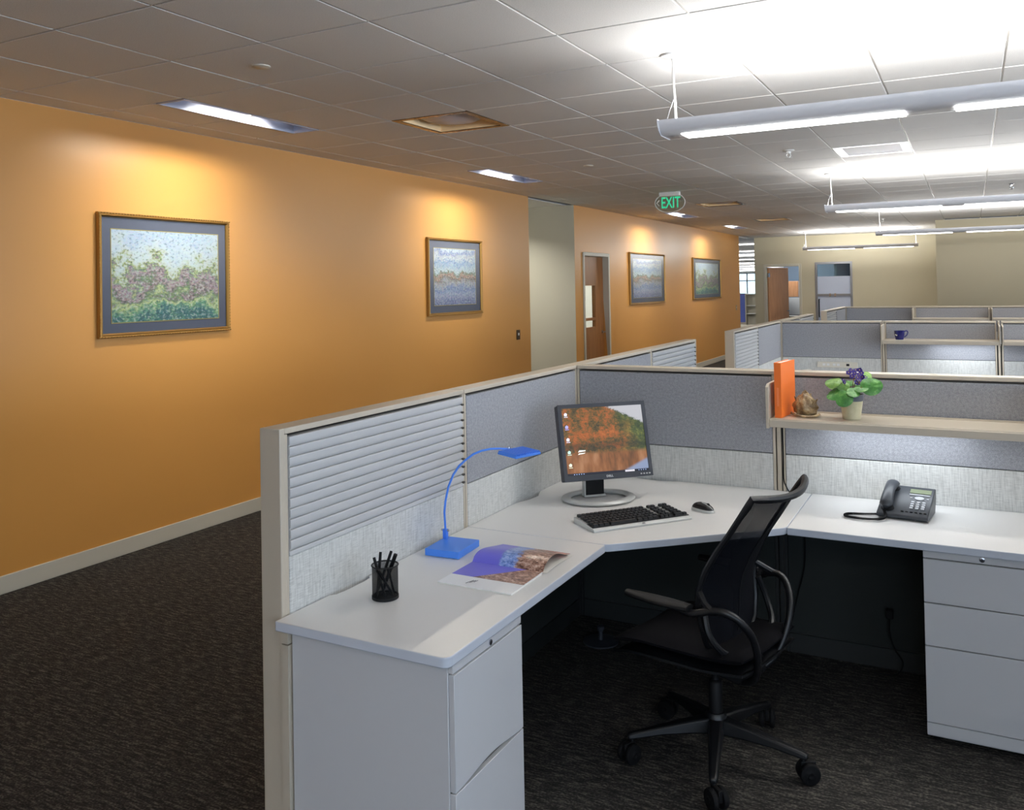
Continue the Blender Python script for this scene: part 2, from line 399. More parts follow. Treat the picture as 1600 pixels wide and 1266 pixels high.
MT = dict(
 carpet=mat_carpet(), tile=mat_tile(), fabric=mat_fabric(), weave=mat_weave(), shade_panel=simple('shade_charcoal_panel', (38, 42, 40), .85, bump=.3, bscale=500, var=.1, vscale=300), shade_dark=simple('under_desk_shade_tone', (34, 36, 35), .6), orange=mat_wall_orange(),  # charcoal tones put the deep shade under the worktops into the colour
 grid=simple('ceiling_grid_metal', (196, 192, 186), .5),
 plenum=simple('dark_plenum', (40, 38, 36), .9),
 greywall=simple('grey_wall_paint', (186, 181, 164), .55, bump=.1),
 tanwall_dim=simple('tan_paint_dimmed', (174, 165, 139), .6, bump=.1), tanwall=simple('tan_wall_paint', (190, 182, 156), .6, bump=.1),  # the darker tan stands in for weaker light on the forward block
 white=simple('white_wall_paint', (225, 225, 222), .6, bump=.08),
 base=simple('rubber_baseboard', (198, 192, 176), .45),
 trimw=simple('door_frame_paint', (196, 192, 176), .4),
 frame=simple('warm_grey_metal', (194, 183, 165), .38, var=.02),
 framed=simple('groove_shadow_gasket', (70, 66, 60), .7),
 louvre=simple('pale_grey_louvre_metal', (198, 197, 196), .6, var=.02),
 louvreback=simple('louvre_backing', (186, 184, 174), .6),
 lam=simple('white_laminate', (232, 230, 227), .33, bump=.04, bscale=600, var=.015, vscale=400),
 edge=simple('laminate_edge_daylit', (205, 210, 220), .4),  # bluish tone puts window light on the worktop edges into the colour
 cab=simple('white_enamel_steel', (206, 206, 208), .42, bump=.05, bscale=700),
 cabd=simple('cabinet_reveal', (96, 92, 84), .6),
 lock=simple('chrome_lock', (190, 192, 200), .25, 1),
 black=simple('black_plastic', (12, 12, 14), .6, spec=.3),
 blackm=simple('black_satin_plastic', (14, 15, 18), .4),
 rubber=simple('black_rubber', (10, 10, 12), .7, spec=.25),
 seat=simple('black_seat_fabric', (8, 7, 11), .95, bump=.4, bscale=600, spec=.15),
 chrome=simple('chrome', (200, 200, 205), .15, 1),
 silver=simple('silver_plastic', (196, 197, 194), .34, .25),
 dgrey=simple('dark_grey_plastic', (54, 56, 62), .4),
 phone=simple('charcoal_phone_plastic', (58, 62, 68), .38, bump=.1),
 key=simple('black_key', (20, 21, 22), .45),
 keyw=simple('pale_grey_key', (206, 208, 212), .5),
 lcd=simple('green_lcd', (136, 146, 116), .3),
 blue=simple('cobalt_blue_enamel', (72, 136, 236), .38),
 bluem=simple('cobalt_blue_gloss', (14, 18, 96), .15),
 orangeb=simple('orange_book_cloth', (242, 120, 42), .5, var=.03),
 paper=simple('paper', (232, 230, 222), .7),
 gold=simple('gold_leaf_wood', (164, 124, 62), .38, .6, bump=.2, bscale=160),
 golds=simple('gold_fillet', (206, 176, 110), .3, .7),
 mat=simple('slate_violet_mat_board', (104, 102, 124), .7, var=.03, vscale=60),
 garden=mat_print('garden'), lake=mat_print('lake'), wallp=mat_wallpaper(),
 mesh=mat_alpha('chair_mesh', (9, 11, 18), .94, .8),
 cupmesh=mat_alpha('black_wire_mesh', (12, 12, 13), .72, .5),
 glass=mat_glass('picture_glass', rough=.28), clear=mat_glass('clear_acrylic', (240, 246, 244)),
 frost=simple('frosted_film', (198, 208, 228), .5),
 alu=simple('aluminium', (150, 152, 156), .35, .8),
 wood=mat_wood('maple_veneer', (172, 122, 84), (200, 148, 106)), woodd=mat_wood('oak_door_veneer', (122, 78, 38), (162, 108, 58)),
 fixture=simple('white_fixture_enamel', (230, 232, 238), .35),
 tasklens=emit('task_lens', (240, 246, 255), 1.2), lens=emit('lamp_lens', (255, 253, 248), LENS),
 tube=emit('lamp_tube', (235, 242, 255), 1.6),
 trough=simple('white_reflector', (176, 180, 196), .4),
 dtrim=simple('bronze_trim', (120, 92, 62), .25, .6),
 dcone=simple('warm_reflector', (250, 222, 176), .35),
 ddome=simple('white_dome_diffuser', (226, 224, 236), .4),
 exitg=emit('exit_green', (44, 190, 138), .5),
 cream=mat_stone('cream_glazed_clay', [(.3, (196, 190, 150)), (.7, (218, 214, 186))], 20, .1),
 potrim=simple('grey_plastic_rim', (104, 108, 116), .3),
 soil=mat_stone('potting_soil', [(.35, (40, 24, 14)), (.65, (104, 58, 34))], 90, 1),
 leaf=mat_stone('violet_leaf_green', [(.3, (38, 92, 32)), (.55, (72, 132, 54)), (.7, (122, 168, 88))], 34, .3),
 leafl=mat_stone('young_leaf_green', [(.3, (78, 128, 50)), (.7, (136, 172, 88))], 34, .3),
 stem=simple('reddish_stem', (134, 84, 56), .6),
 petal=simple('deep_violet_petal', (46, 14, 112), .6, var=.2, vscale=120),
 stamen=simple('yellow_stamen', (226, 196, 80), .6),
 shell=mat_stone('mottled_brown_shell', [(.3, (64, 46, 28)), (.45, (122, 98, 66)), (.6, (176, 152, 112)), (.75, (214, 196, 160))], 28, .8),
 lower=mat_page('lower_page'), upper=mat_page('upper_page'),
 bplate=simple('bronze_switch_plate', (70, 50, 30), .4, .5), gplate=simple('grey_switch_plate', (150, 144, 130), .4),
 plast=simple('white_plastic', (228, 228, 226), .4), outlet=simple('cream_outlet_plastic', (216, 210, 196), .4),
 bluewall=simple('slate_blue_paint', (112, 130, 148), .6), bluefab=simple('periwinkle_fabric', (96, 112, 190), .9, var=.05),
 tree=emit('daylight_window', (190, 222, 240), 1.3), darkdesk=simple('black_desk_things', (24, 22, 22), .5),
 ink=simple('dark_ink', (50, 50, 70), .6), roof=simple('green_shade', (60, 90, 60), .8),
)

# ---------------------------------------------------------------- constants of the room
ZC = 2.854; XW = -4.93; XR = 7.0; YB = -5.0; YFAR = 22.2; YNEAR = 18.5
GX0 = -3.477; GY0 = 4.19; G = .61

# floor
fl = MB().box(-9, XR+.2, YB-.2, 26.2, -.1, 0)
floor = struct('floor', 'dark brown and charcoal flecked carpet over the whole office', 'floor', fl, MT['carpet'])
fl2 = MB().box(-30, -4.7, 26.2, 62, -.1, -.001)
struct('floor', 'carpet of the open office far beyond the end of the orange wall', 'floor', fl2, MT['carpet'])

# walls
def wallbox(name, label, boxes, mat):
    mb = MB()
    for b in boxes: mb.box(*b)
    return struct(name, label, 'wall', mb, mat)
wall_left = wallbox('wall_left', 'long orange wall with two framed pictures, nearest the camera', [(XW-.14, XW, YB, 9.73, 0, ZC)], MT['orange'])
wallbox('wall_alcove', 'grey-beige wall facing the camera in the recess between the two orange walls', [(-7.2, XW-.001, 11.15, 11.27, 0, ZC)], MT['greywall'])
wallbox('wall_alcove_back', 'grey-beige wall at the back of the recess', [(-7.3, -7.2, 9.6, 11.27, 0, ZC)], MT['greywall'])
wallbox('wall_alcove_near', 'grey-beige return behind the nearer orange wall', [(-7.2, XW-.14, 9.6, 9.73, 0, ZC)], MT['greywall'])
DY0, DY1, DZ = 11.47, 12.39, 2.145
wallbox('wall_left_rear', 'second orange wall with a wooden door and two framed pictures',
        [(XW-.12, XW, 11.152, DY0-.001, 0, ZC), (XW-.12, XW, DY1+.001, 20.95, 0, ZC), (XW-.12, XW, DY0-.001, DY1+.001, DZ+.001, ZC)], MT['orange'])
D2 = (-4.57, -3.75, 2.12); D3 = (-3.38, -2.52, 2.19)
wallbox('wall_far', 'tan far wall holding the open doorway and the frosted glass door',
        [(-4.84, D2[0], YFAR, YFAR+.15, 0, ZC), (D2[1], D3[0], YFAR, YFAR+.15, 0, ZC), (D3[1], -.58, YFAR, YFAR+.15, 0, ZC),
         (D2[0], D2[1], YFAR, YFAR+.15, D2[2], ZC), (D3[0], D3[1], YFAR, YFAR+.15, D3[2], ZC)], MT['tanwall'])
wallbox('wall_far_right', 'tan wall block, toned darker for dimmer light, standing forward at the right of the far wall', [(-.58, XR, YNEAR, YNEAR+.15, 0, ZC), (-.58, -.45, YNEAR+.15, YFAR, 0, ZC)], MT['tanwall_dim'])
wallbox('wall_back', 'pale wall behind the camera', [(XW-.14, .45, YB-.15, YB, 0, ZC), (2.75, 3.45, YB-.15, YB, 0, ZC), (5.75, XR+.15, YB-.15, YB, 0, ZC), (.45, 2.75, YB-.15, YB, 0, 1), (.45, 2.75, YB-.15, YB, 2.5, ZC), (3.45, 5.75, YB-.15, YB, 0, 1), (3.45, 5.75, YB-.15, YB, 2.5, ZC)], MT['white'])
segs = [(XR, XR+.15, YB, -3.1, 0, ZC), (XR, XR+.15, 9.3, YNEAR+.15, 0, ZC), (XR, XR+.15, -3.1, 9.3, 0, 1.0), (XR, XR+.15, -3.1, 9.3, 2.5, ZC)]
for a, b in ((-.9, .3), (2.5, 3.7), (5.9, 7.1)): segs.append((XR, XR+.15, a, b, 1.0, 2.5))
wallbox('wall_right', 'pale window wall on the right of the office', segs, MT['white'])
for k, yy in enumerate((-2.0, 1.4, 4.8, 8.2)):
    w = MB()
    for a, b, c, d in ((yy-1.1, yy-1.05, 1, 2.5), (yy+1.05, yy+1.1, 1, 2.5), (yy-1.1, yy+1.1, 1, 1.05), (yy-1.1, yy+1.1, 2.45, 2.5), (yy-.02, yy+.02, 1, 2.5)):
        w.box(XR-.01, XR+.06, a, b, c, d)
    o = struct('window_%d' % (k+1), 'aluminium framed window %s along the right wall' % ('first', 'second', 'third', 'fourth')[k], 'window', w, MT['alu'])
    pn = MB().box(XR+.02, XR+.026, yy-1.05, yy+1.05, 1.05, 2.45).build('pane', MT['clear'], o)

for k, xx in enumerate((1.6, 4.6)):  # windows added out of view to go with the cool fill
    w = MB()
    for a, b, c, d in ((xx-1.15, xx-1.1, 1, 2.5), (xx+1.1, xx+1.15, 1, 2.5), (xx-1.1, xx+1.1, 1, 1.05), (xx-1.1, xx+1.1, 2.45, 2.5)):
        w.box(a, b, YB-.08, YB+.01, c, d)
    o = struct('window_%d' % (k+7), 'added aluminium framed window, unseen behind the camera, %s' % ('left one', 'right one')[k], 'window', w, MT['alu'])
    MB().box(xx-1.1, xx+1.1, YB-.05, YB-.044, 1.05, 2.45).build('pane', MT['clear'], o)
# far open office seen through the gap
wallbox('wall_beyond', 'walls of the open office beyond the orange wall',
        [(-30.1, -30, 24, 62, 0, ZC), (-4.84, -4.7, YFAR+.15, 62, 0, ZC), (-30, -9, 23.87, 24, 0, ZC)], MT['white'])
struct('ceiling', 'ceiling of the open office beyond the orange wall', 'ceiling', MB().box(-30, -4.7, YFAR+.2, 62, ZC, ZC+.05), MT['tile'])
struct('ceiling', 'ceiling over the passage behind the second orange wall', 'ceiling', MB().box(-9, XW-.121, 9.6, YFAR+.2, ZC, ZC+.05), MT['tile'])
wb = MB()
for x in range(-30, -4, 1): wb.box(x-.05, x+.05, 61.7, 61.75, .9, 2.45)
for z in (.9, 1.9, 2.42): wb.box(-30, -5, 61.7, 61.75, z-.04, z+.04)
wf = struct('window_5', 'window band of the distant open office, seen past the orange wall', 'window', wb, MT['alu'])
MB().box(-30, -5, 61.78, 61.8, .9, 2.45).build('pane', MT['tree'], wf)
wallbox('wall_beyond_far', 'far window wall of the open office beyond', [(-30, -4.7, 61.85, 62, 0, ZC), (-30, -4.7, 61.6, 61.85, 0, .85), (-30, -4.7, 61.6, 61.85, 2.46, ZC)], MT['white'])
t = thing('column', 'pale column in front of the distant window', 'column', (-14.15, 55, 0))
MB().box(-14.6, -13.7, 54.8, 55.6, 0, ZC).build('shaft', MT['white'], t, bevel=.02)
MB().box(-14.64, -13.66, 54.76, 55.64, 0, .15).build('base', MT['base'], t)
for k in range(7):
    y = 25.6+k*5.49
    t = thing('ceiling_light', 'white linear light under the ceiling of the open office beyond the orange wall', 'light', (-12, y, ZC), 0, 'linear lights in the office beyond')
    MB().box(-24, -5.2, y-.15, y+.15, ZC-.3, ZC-.24).build('housing', MT['fixture'], t)
    MB().box(-23.9, -5.3, y-.12, y+.12, ZC-.31, ZC-.3).build('lens', MT['lens'], t)
    area_light('lamp_uplight', (-11, y, ZC-.2), (12, .2), 90, (1, .98, .95), (PI, 0, 0))
t = thing('partition_screen', 'periwinkle blue partition standing far beyond the orange wall', 'partition', (-8.6, 36, 0))
MB().box(-9.6, -8.22, 36, 36.08, .1, 1.27).build('panel', MT['bluefab'], t)
MB().box(-9.6, -8.2, 35.99, 36.09, 1.27, 1.3).build('top_cap', MT['frame'], t)
MB().box(-9.6, -8.2, 35.99, 36.09, 0, .1).build('plinth', MT['frame'], t)
t = thing('bookcase', 'brownish open shelving right of the blue partition far beyond', 'shelf', (-7.6, 35.6, 0))
b = MB(); b.box(-8.16, -7.2, 35.9, 35.93, 0, 1.25); b.box(-8.18, -8.14, 35.6, 35.93, 0, 1.27); b.box(-7.2, -7.16, 35.6, 35.93, 0, 1.27)
b.build('case', MT['greywall'], t)
for z in (.45, .78, 1.25): MB().box(-8.14, -7.2, 35.6, 35.9, z, z+.03).build('shelf', MT['white'], t)

# ---------------------------------------------------------------- ceiling: grid and tiles
HOLES = set()
def cell(i, j): return (i, j)
for j in (-1, 0): HOLES.add(('w', -2, j))
DL = [(0, 1), (0, 13), (0, 19)]
WASHERS = [(3.58, 4.80), (7.24, 8.46), (13.34, 14.56), (17.00, 18.22)]
ceil = struct('ceiling', 'suspended ceiling of square white acoustic tiles in an exposed grid', 'ceiling',
              MB().box(XW-.1, XR+.1, YB, YFAR+.2, ZC+.25, ZC+.3), MT['plenum'])
gb = MB(); tile_cells = []
i0 = -2; i1 = int((XR-GX0)/G)+1; j0 = int((YB-GY0)/G)-1; j1 = int((YFAR-GY0)/G)+1
def gx(i): return GX0+G*i
def gy(j): return GY0+G*j
xs = [XW]+[gx(i) for i in range(i0, i1)]+[XR]
ys = [YB]+[gy(j) for j in range(j0+1, j1+1) if gy(j) < YFAR]+[YFAR]
for x in xs: gb.box(max(XW, x-.0075), min(XR, x+.0075), YB, YFAR, ZC+.006, ZC+.0128)
for y in ys: gb.box(XW, XR, max(YB, y-.0075), min(YFAR, y+.0075), ZC+.0062, ZC+.0126)
gb.build('grid', MT['grid'], ceil)
def inblk(x, y): return x > -.58 and y > YNEAR
def proj(x, y, z):
    w = Vector((x, y, z))-EYE; d = w.dot(fw)
    if d < .2: return None
    return (800+1346*w.dot(RT)/d, 429.4-1346*w.dot(UP)/d, d)
for a in range(len(xs)-1):
    for b in range(len(ys)-1):
        x0, x1, y0, y1 = xs[a], xs[a+1], ys[b], ys[b+1]
        if x1-x0 < .03 or y1-y0 < .03: continue
        cx, cy = (x0+x1)/2, (y0+y1)/2
        if inblk(cx, cy): continue
        if any(abs(cx-(GX0+G*(i+.5))) < .05 and abs(cy-(GY0+G*(j+.5))) < .05 for i, j in DL): continue
        if abs(cx-(-1.037+.305)) < .05 and abs(cy-(7.85+.305)) < .05: continue
        if any(wa-.02 < cy < wb_+.02 for wa, wb_ in WASHERS) and abs(cx-(-4.392)) < .05:
            x1 = -4.345          # narrowed by the light slot
            x1 += .0
        tile_cells.append((x0, x1, y0, y1))
vis = []; rest = []
for c in tile_cells:
    pts = [proj(x, y, ZC) for x in c[:2] for y in c[2:]]
    if all(p and -5 < p[0] < 1605 and -5 < p[1] < 1270 for p in pts) or any(p and 0 < p[0] < 1600 and 0 < p[1] < 1266 for p in pts):
        p = [q for q in pts if q]; d = min(q[2] for q in p); vis.append((d, c))
    else: rest.append(c)
vis.sort(); rest += [c for d, c in vis[290:]]; vis = [c for d, c in vis[:290]]
tcache = {}
def tile_mb(w, l, g=.0055, e=.0022):
    mb = MB(); a, b = w/2-g, l/2-g; h = .014
    vs = [(-a, -b, h), (a, -b, h), (a, b, h), (-a, b, h), (-a, -b, e), (a, -b, e), (a, b, e), (-a, b, e),
          (-a+e, -b+e, 0), (a-e, -b+e, 0), (a-e, b-e, 0), (-a+e, b-e, 0)]
    return mb.add(vs, [(0, 1, 2, 3), (0, 1, 5, 4), (1, 2, 6, 5), (2, 3, 7, 6), (3, 0, 4, 7), (4, 5, 9, 8), (5, 6, 10, 9), (6, 7, 11, 10), (7, 4, 8, 11), (8, 9, 10, 11)])
for c in vis:
    w, l = round(c[1]-c[0], 3), round(c[3]-c[2], 3)
    if (w, l) not in tcache: tcache[(w, l)] = tile_mb(w, l).mesh('ceiling_tile', MT['tile'])
    linked('ceiling_tile', tcache[(w, l)], ceil, ((c[0]+c[1])/2, (c[2]+c[3])/2, ZC-.001+random.uniform(-.0004, .0004)))
rb = MB()
for c in rest:
    m_ = tile_mb(c[1]-c[0], c[3]-c[2]); ox, oy = (c[0]+c[1])/2, (c[2]+c[3])/2
    rb.add([(v[0]+ox, v[1]+oy, v[2]+ZC-.001) for v in m_.v], m_.f)
o = rb.build('distant_tiles', MT['tile'], ceil); o['kind'] = 'stuff'

# ---------------------------------------------------------------- baseboards
def baseboard(name, label, x0, x1, y0, y1):
    struct(name, label, 'baseboard', MB().box(x0, x1, y0, y1, 0, .105), MT['base'], bevel=.004)
baseboard('baseboard_left', 'light rubber baseboard under the nearer orange wall', XW, XW+.012, YB, 9.73)
baseboard('baseboard_left_rear', 'light rubber baseboard under the second orange wall', XW, XW+.012, DY1+.08, 20.95)
baseboard('baseboard_alcove', 'light rubber baseboard in the wall recess', -7.2, XW, 11.138, 11.15)
baseboard('baseboard_far', 'light rubber baseboard under the far tan wall', D3[1]+.06, -.58, YFAR-.012, YFAR)
baseboard('baseboard_far_right', 'light rubber baseboard under the forward tan wall block', -.58, XR, YNEAR-.012, YNEAR)
baseboard('trim_1', 'white floor trim at the threshold beyond the orange wall', -8.0, -4.9, 33.4, 33.7)

# ---------------------------------------------------------------- door in the second orange wall
def frame_prof(name, label):
    t = thing(name, label, 'door', (XW, (DY0+DY1)/2, 0)); t['kind'] = 'structure'; return t
d1 = frame_prof('door_1', 'wooden door with a narrow glass light and pale metal frame in the second orange wall')
fb = MB()
for (a, b) in ((DY0-.05, DY0), (DY1, DY1+.05)): fb.box(XW-.13, XW+.018, a, b, 0, DZ+.05)
fb.box(XW-.13, XW+.018, DY0, DY1, DZ, DZ+.05)
fb.build('frame', MT['trimw'], d1, bevel=.004)
lx0, lx1 = XW-.125, XW-.08
lf = MB(); gy0_, gy1_, gz0, gz1 = 11.675, 12.07, 1.075, 1.725
lf.box(lx0, lx1, DY0+.003, gy0_-.09, .01, DZ-.005); lf.box(lx0, lx1, gy1_, DY1-.003, .01, DZ-.005)
gy0_ -= .09
lf.box(lx0, lx1, gy0_, gy1_, .01, gz0); lf.box(lx0, lx1, gy0_, gy1_, gz1, DZ-.005)
leaf = lf.build('door_leaf', MT['woodd'], d1)
mb = MB()
for a, b, c, d in ((gy0_, gy0_+.015, gz0, gz1), (gy1_-.015, gy1_, gz0, gz1), (gy0_, gy1_, gz0, gz0+.015), (gy0_, gy1_, gz1-.015, gz1), (gy0_, gy1_, 1.19, 1.23)):
    mb.box(lx0-.004, lx1+.006, a, b, c, d)
mb.build('glazing_bead', MT['woodd'], leaf)
MB().box(lx0+.018, lx0+.024, gy0_, gy1_, gz0, gz1).build('pane', MT['clear'], leaf)
hb = MB(); hb.lathe([(.026, 0), (.026, .008), (.012, .012), (.012, .05)], (lx1, DY1-.075, 1.0), 16, axis='x')
hb.tube([(lx1+.05, DY1-.075, 1.0), (lx1+.055, DY1-.12, 1.0), (lx1+.05, DY1-.18, .995)], .009)
hb.build('door_handle', MT['chrome'], d1, label='chrome lever handle')
wallbox('wall_room_behind', 'pale room wall seen through the glass of the wooden door', [(-8.4, -8.3, 11.3, 20, 0, ZC), (-8.3, XW-.12, 14.2, 14.3, 0, ZC)], MT['white'])
area_light('alcove_lamp', (-5.9, 10.25, 2.84), (.3, .3), 16, (1, .97, .9), (0, 0, 0), math.radians(130))
area_light('room_lamp', (-6.6, 12.6, 2.7), (1.2, 1.2), 55, (1, .97, .92))

# open doorway in the far wall, with its leaf swung inwards, and the office behind it
d2 = thing('door_2', 'open doorway in the far tan wall with a wooden leaf swung inwards', 'door', (D2[0], YFAR, 0)); d2['kind'] = 'structure'
fb = MB(); fb.box(D2[0]-.05, D2[0]+.012, YFAR-.012, YFAR+.16, 0, D2[2]+.05); fb.box(D2[1]-.012, D2[1]+.05, YFAR-.012, YFAR+.16, 0, D2[2]+.05)
fb.box(D2[0]+.012, D2[1]-.012, YFAR-.012, YFAR+.16, D2[2]-.012, D2[2]+.05); fb.build('frame', MT['trimw'], d2, bevel=.004)
a = math.radians(64); ax = Vector((math.cos(a), math.sin(a), 0)); ay = Vector((-math.sin(a), math.cos(a), 0))
c = Vector((D2[0]+.03, YFAR+.14, 1.05))+ax*.4
lf = MB().obox(c, ax*.4, ay*.02, Vector((0, 0, 1.04))).build('door_leaf', MT['wood'], d2, bevel=.003)
MB().obox(c-ax*.38+Vector((0, 0, .85)), ax*.03, ay*.024, Vector((0, 0, .05))).build('hinge', MT['chrome'], lf)
hb = MB(); hh = c+ax*.34-ay*.02; hb.tube([hh+Vector((0, 0, -.07)), hh+Vector((0, 0, -.07))-ay*.05, hh+Vector((0, 0, -.07))-ay*.05-ax*.1], .01)
hb.build('door_handle', MT['chrome'], lf)
wallbox('wall_office', 'slate blue walls of the small office behind the open doorway',
        [(-5.0, -2.0, 25.3, 25.4, 0, ZC), (-2.95, -2.9, YFAR+.15, 25.3, 0, ZC)], MT['bluewall'])
struct('ceiling', 'ceiling of the small office behind the open doorway', 'ceiling', MB().box(-4.7, -.4, YFAR+.2, 26.2, ZC, ZC+.05), MT['tile'])
struct('window_6', 'tall pale window strip beside the cabinet in the small office', 'window', MB().box(-4.0, -3.86, 25.24, 25.29, .8, 2.4), MT['tree'])
area_light('office_lamp', (-4.0, 23.9, 2.7), (1.2, .6), 26, (.95, .97, 1))
t = thing('wall_cabinet', 'maple overhead cabinet seen through the open doorway', 'cabinet', (-4.3, 24.6, 1.33))
MB().box(-4.68, -4.15, 24.35, 24.75, 1.31, 1.74).build('body', MT['wood'], t, bevel=.004)
MB().box(-4.67, -4.42, 24.33, 24.349, 1.32, 1.73).build('door', MT['woodd'], t)
MB().box(-4.41, -4.16, 24.33, 24.349, 1.32, 1.73).build('door', MT['wood'], t)
t = thing('desk', 'dark topped desk inside the office behind the open doorway', 'desk', (-4.2, 24.5, 0))
MB().box(-4.69, -3.3, 24.2, 24.9, .71, .74).build('desktop', MT['darkdesk'], t)
MB().box(-4.69, -4.66, 24.2, 24.9, 0, .71).build('leg', MT['alu'], t); MB().box(-3.33, -3.3, 24.2, 24.9, 0, .71).build('leg', MT['alu'], t)
t = thing('pinboard', 'pale pinboard below the maple cabinet in the small office', 'board', (-4.2, 25.27, 1.0))
MB().box(-4.66, -4.1, 25.24, 25.29, .8, 1.28).build('board', MT['white'], t); MB().box(-4.68, -4.08, 25.235, 25.25, .78, .8).build('ledge', MT['alu'], t)
t = thing('desk_tray', 'black desk tray of papers on the desk in the small office', 'tray', (-4.3, 24.3, .74))
MB().box(-4.5, -4.1, 24.2, 24.45, .74, .79).build('tray', MT['darkdesk'], t, bevel=.005); MB().box(-4.48, -4.12, 24.22, 24.43, .79, .80).build('papers', MT['paper'], t)

# frosted glass door
d3 = thing('door_3', 'aluminium framed glass door with frosted panels in the far tan wall', 'door', ((D3[0]+D3[1])/2, YFAR, 0)); d3['kind'] = 'structure'
fb = MB()
fb.box(D3[0], D3[0]+.05, YFAR-.015, YFAR+.1, 0, D3[2]); fb.box(D3[1]-.05, D3[1], YFAR-.015, YFAR+.1, 0, D3[2]); fb.box(D3[0]+.05, D3[1]-.05, YFAR-.015, YFAR+.1, D3[2]-.05, D3[2])
fb.box(D3[0]+.05, D3[1]-.05, YFAR-.01, YFAR+.06, 1.36, 1.41); fb.box(D3[0]+.05, D3[1]-.05, YFAR-.01, YFAR+.06, 0, .15)
fb.build('frame', MT['alu'], d3)
MB().box(D3[0]+.05, D3[1]-.05, YFAR+.03, YFAR+.04, 1.84, D3[2]-.05).build('pane', MT['clear'], d3, label='clear upper glass')
MB().box(D3[0]+.05, D3[1]-.05, YFAR+.03, YFAR+.04, 1.41, 1.84).build('pane', MT['frost'], d3, label='frosted glass band')
MB().box(D3[0]+.05, D3[1]-.05, YFAR+.03, YFAR+.04, .15, 1.36).build('pane', MT['frost'], d3, label='frosted lower glass')
MB().tube([(D3[0]+.09, YFAR-.02, 1.28), (D3[0]+.09, YFAR-.07, 1.28), (D3[0]+.09, YFAR-.07, .85), (D3[0]+.09, YFAR-.02, .85)], .014).build('door_handle', MT['black'], d3, label='dark pull handle')
for k in (-.5, .5):
    MB().box(-2.98+k*.12-.02, -2.98+k*.12+.02, YFAR-.012, YFAR+.07, 1.35, 1.42).build('clip', MT['chrome'], d3)

# ---------------------------------------------------------------- wall washers, downlights, discs, return panel
ord4 = ('nearest the camera, above the first picture', 'above the second picture', 'above the third picture', 'farthest away, above the fourth picture')
for k, (ya, yb) in enumerate(WASHERS):
    xa, xb = -4.335, -4.095
    t = thing('wall_washer', 'recessed white slot light, '+ord4[k], 'light', (xa, ya, ZC), 0, 'recessed slot lights along the orange walls')
    mb = MB(); e = .012
    mb.box(xa, xa+e, ya+.01, yb-.01, ZC-.004, ZC+.14); mb.box(xb-e, xb, ya+.01, yb-.01, ZC-.004, ZC+.14)
    mb.box(xa+e, xb-e, ya+.01, ya+.01+e, ZC-.004, ZC+.14); mb.box(xa+e, xb-e, yb-.01-e, yb-.01, ZC-.004, ZC+.14)
    mb.box(xa, xb, ya+.01, yb-.01, ZC+.14, ZC+.15)
    mb.build('housing', MT['trough'], t)
    # curved kick reflector rising from the room side
    pr = [(xb-e, ZC+.05), (xb-.05, ZC+.075), (xb-.09, ZC+.10), (xb-.13, ZC+.125), (xb-.13, ZC+.135), (xb-e, ZC+.135)]
    MB().prism(pr, ya+.03, yb-.03, lambda a, b, c: (a, c, b)).build('reflector', MT['trough'], t)
    MB().tube([(xa+.06, ya+.10, ZC+.105), (xa+.06, yb-.10, ZC+.105)], .013, 10).build('tube', MT['tube'], t)
    xf = xa-.055                                    # filler strip of tile on the wall side is the narrowed tile
    area_light('lamp_washer', (xa+.185, (ya+yb)/2, ZC+.045), (.05, .55), WASH, (1, .97, .90), (0, math.radians(40), 0), math.radians(112), t)
for k, (i, j) in enumerate(DL):
    x0, y0 = gx(i), gy(j); cx, cy = x0+.305, y0+.305
    t = thing('downlight', ('square recessed ceiling light with bronze trim and domed diffuser, nearest the camera', 'square recessed ceiling light right of the exit sign', 'square recessed ceiling light farthest down the aisle')[k], 'light', (cx, cy, ZC), 0, 'square recessed lights over the aisle')
    mb = MB(); s_ = .30; q = .255
    for sx in (-1, 1):
        mb.box(cx+sx*(s_+q)/2-.0225, cx+sx*(s_+q)/2+.0225, cy-s_, cy+s_, ZC-.002, ZC+.005)
        mb.box(cx-q, cx+q, cy+sx*(s_+q)/2-.0225, cy+sx*(s_+q)/2+.0225, ZC-.002, ZC+.005)
    mb.build('trim', MT['dtrim'], t, bevel=.002)
    mb = MB(); r0, r1 = .255, .25; zt = ZC+.07
    vs = [(cx+a*r0, cy+b*r0, ZC+.004) for a, b in ((-1, -1), (1, -1), (1, 1), (-1, 1))]+[(cx+a*r1, cy+b*r1, zt) for a, b in ((-1, -1), (1, -1), (1, 1), (-1, 1))]
    mb.add(vs, [(0, 1, 5, 4), (1, 2, 6, 5), (2, 3, 7, 6), (3, 0, 4, 7), (4, 5, 6, 7)])
    mb.build('housing', MT['dcone'], t)
    MB().lathe([(.235, ZC+.069), (.225, ZC+.045), (.18, ZC+.024), (.10, ZC+.012), (.001, ZC+.008)], (cx, cy, 0), 28).build('diffuser', MT['ddome'], t)
for k, (i, j) in enumerate(DL):
    d_ = bpy.data.lights.new('lamp_downlight', 'SPOT'); d_.energy = 60; d_.color = (1, .90, .76); d_.spot_size = math.radians(150); d_.spot_blend = .6; d_.shadow_soft_size = .02
    o = bpy.data.objects.new('lamp_downlight', d_); COL.objects.link(o); o.location = (gx(i)+.305, gy(j)+.305, ZC+.004)
for k, (x, y) in enumerate(((-3.172, 3.275), (-3.2, 7.60))):
    t = tag(MB().lathe([(.046, -.001), (.046, -.005), (.04, -.008), (.001, -.009)], (0, 0, 0), 24).build('sprinkler_cover', MT['outlet'], local=True),
            ('round concealed sprinkler cover plate in the ceiling nearest the camera', 'small round ceiling cover plate above the second slot light')[k], 'cover plate', 'round ceiling cover plates')
    t.location = (x, y, ZC)
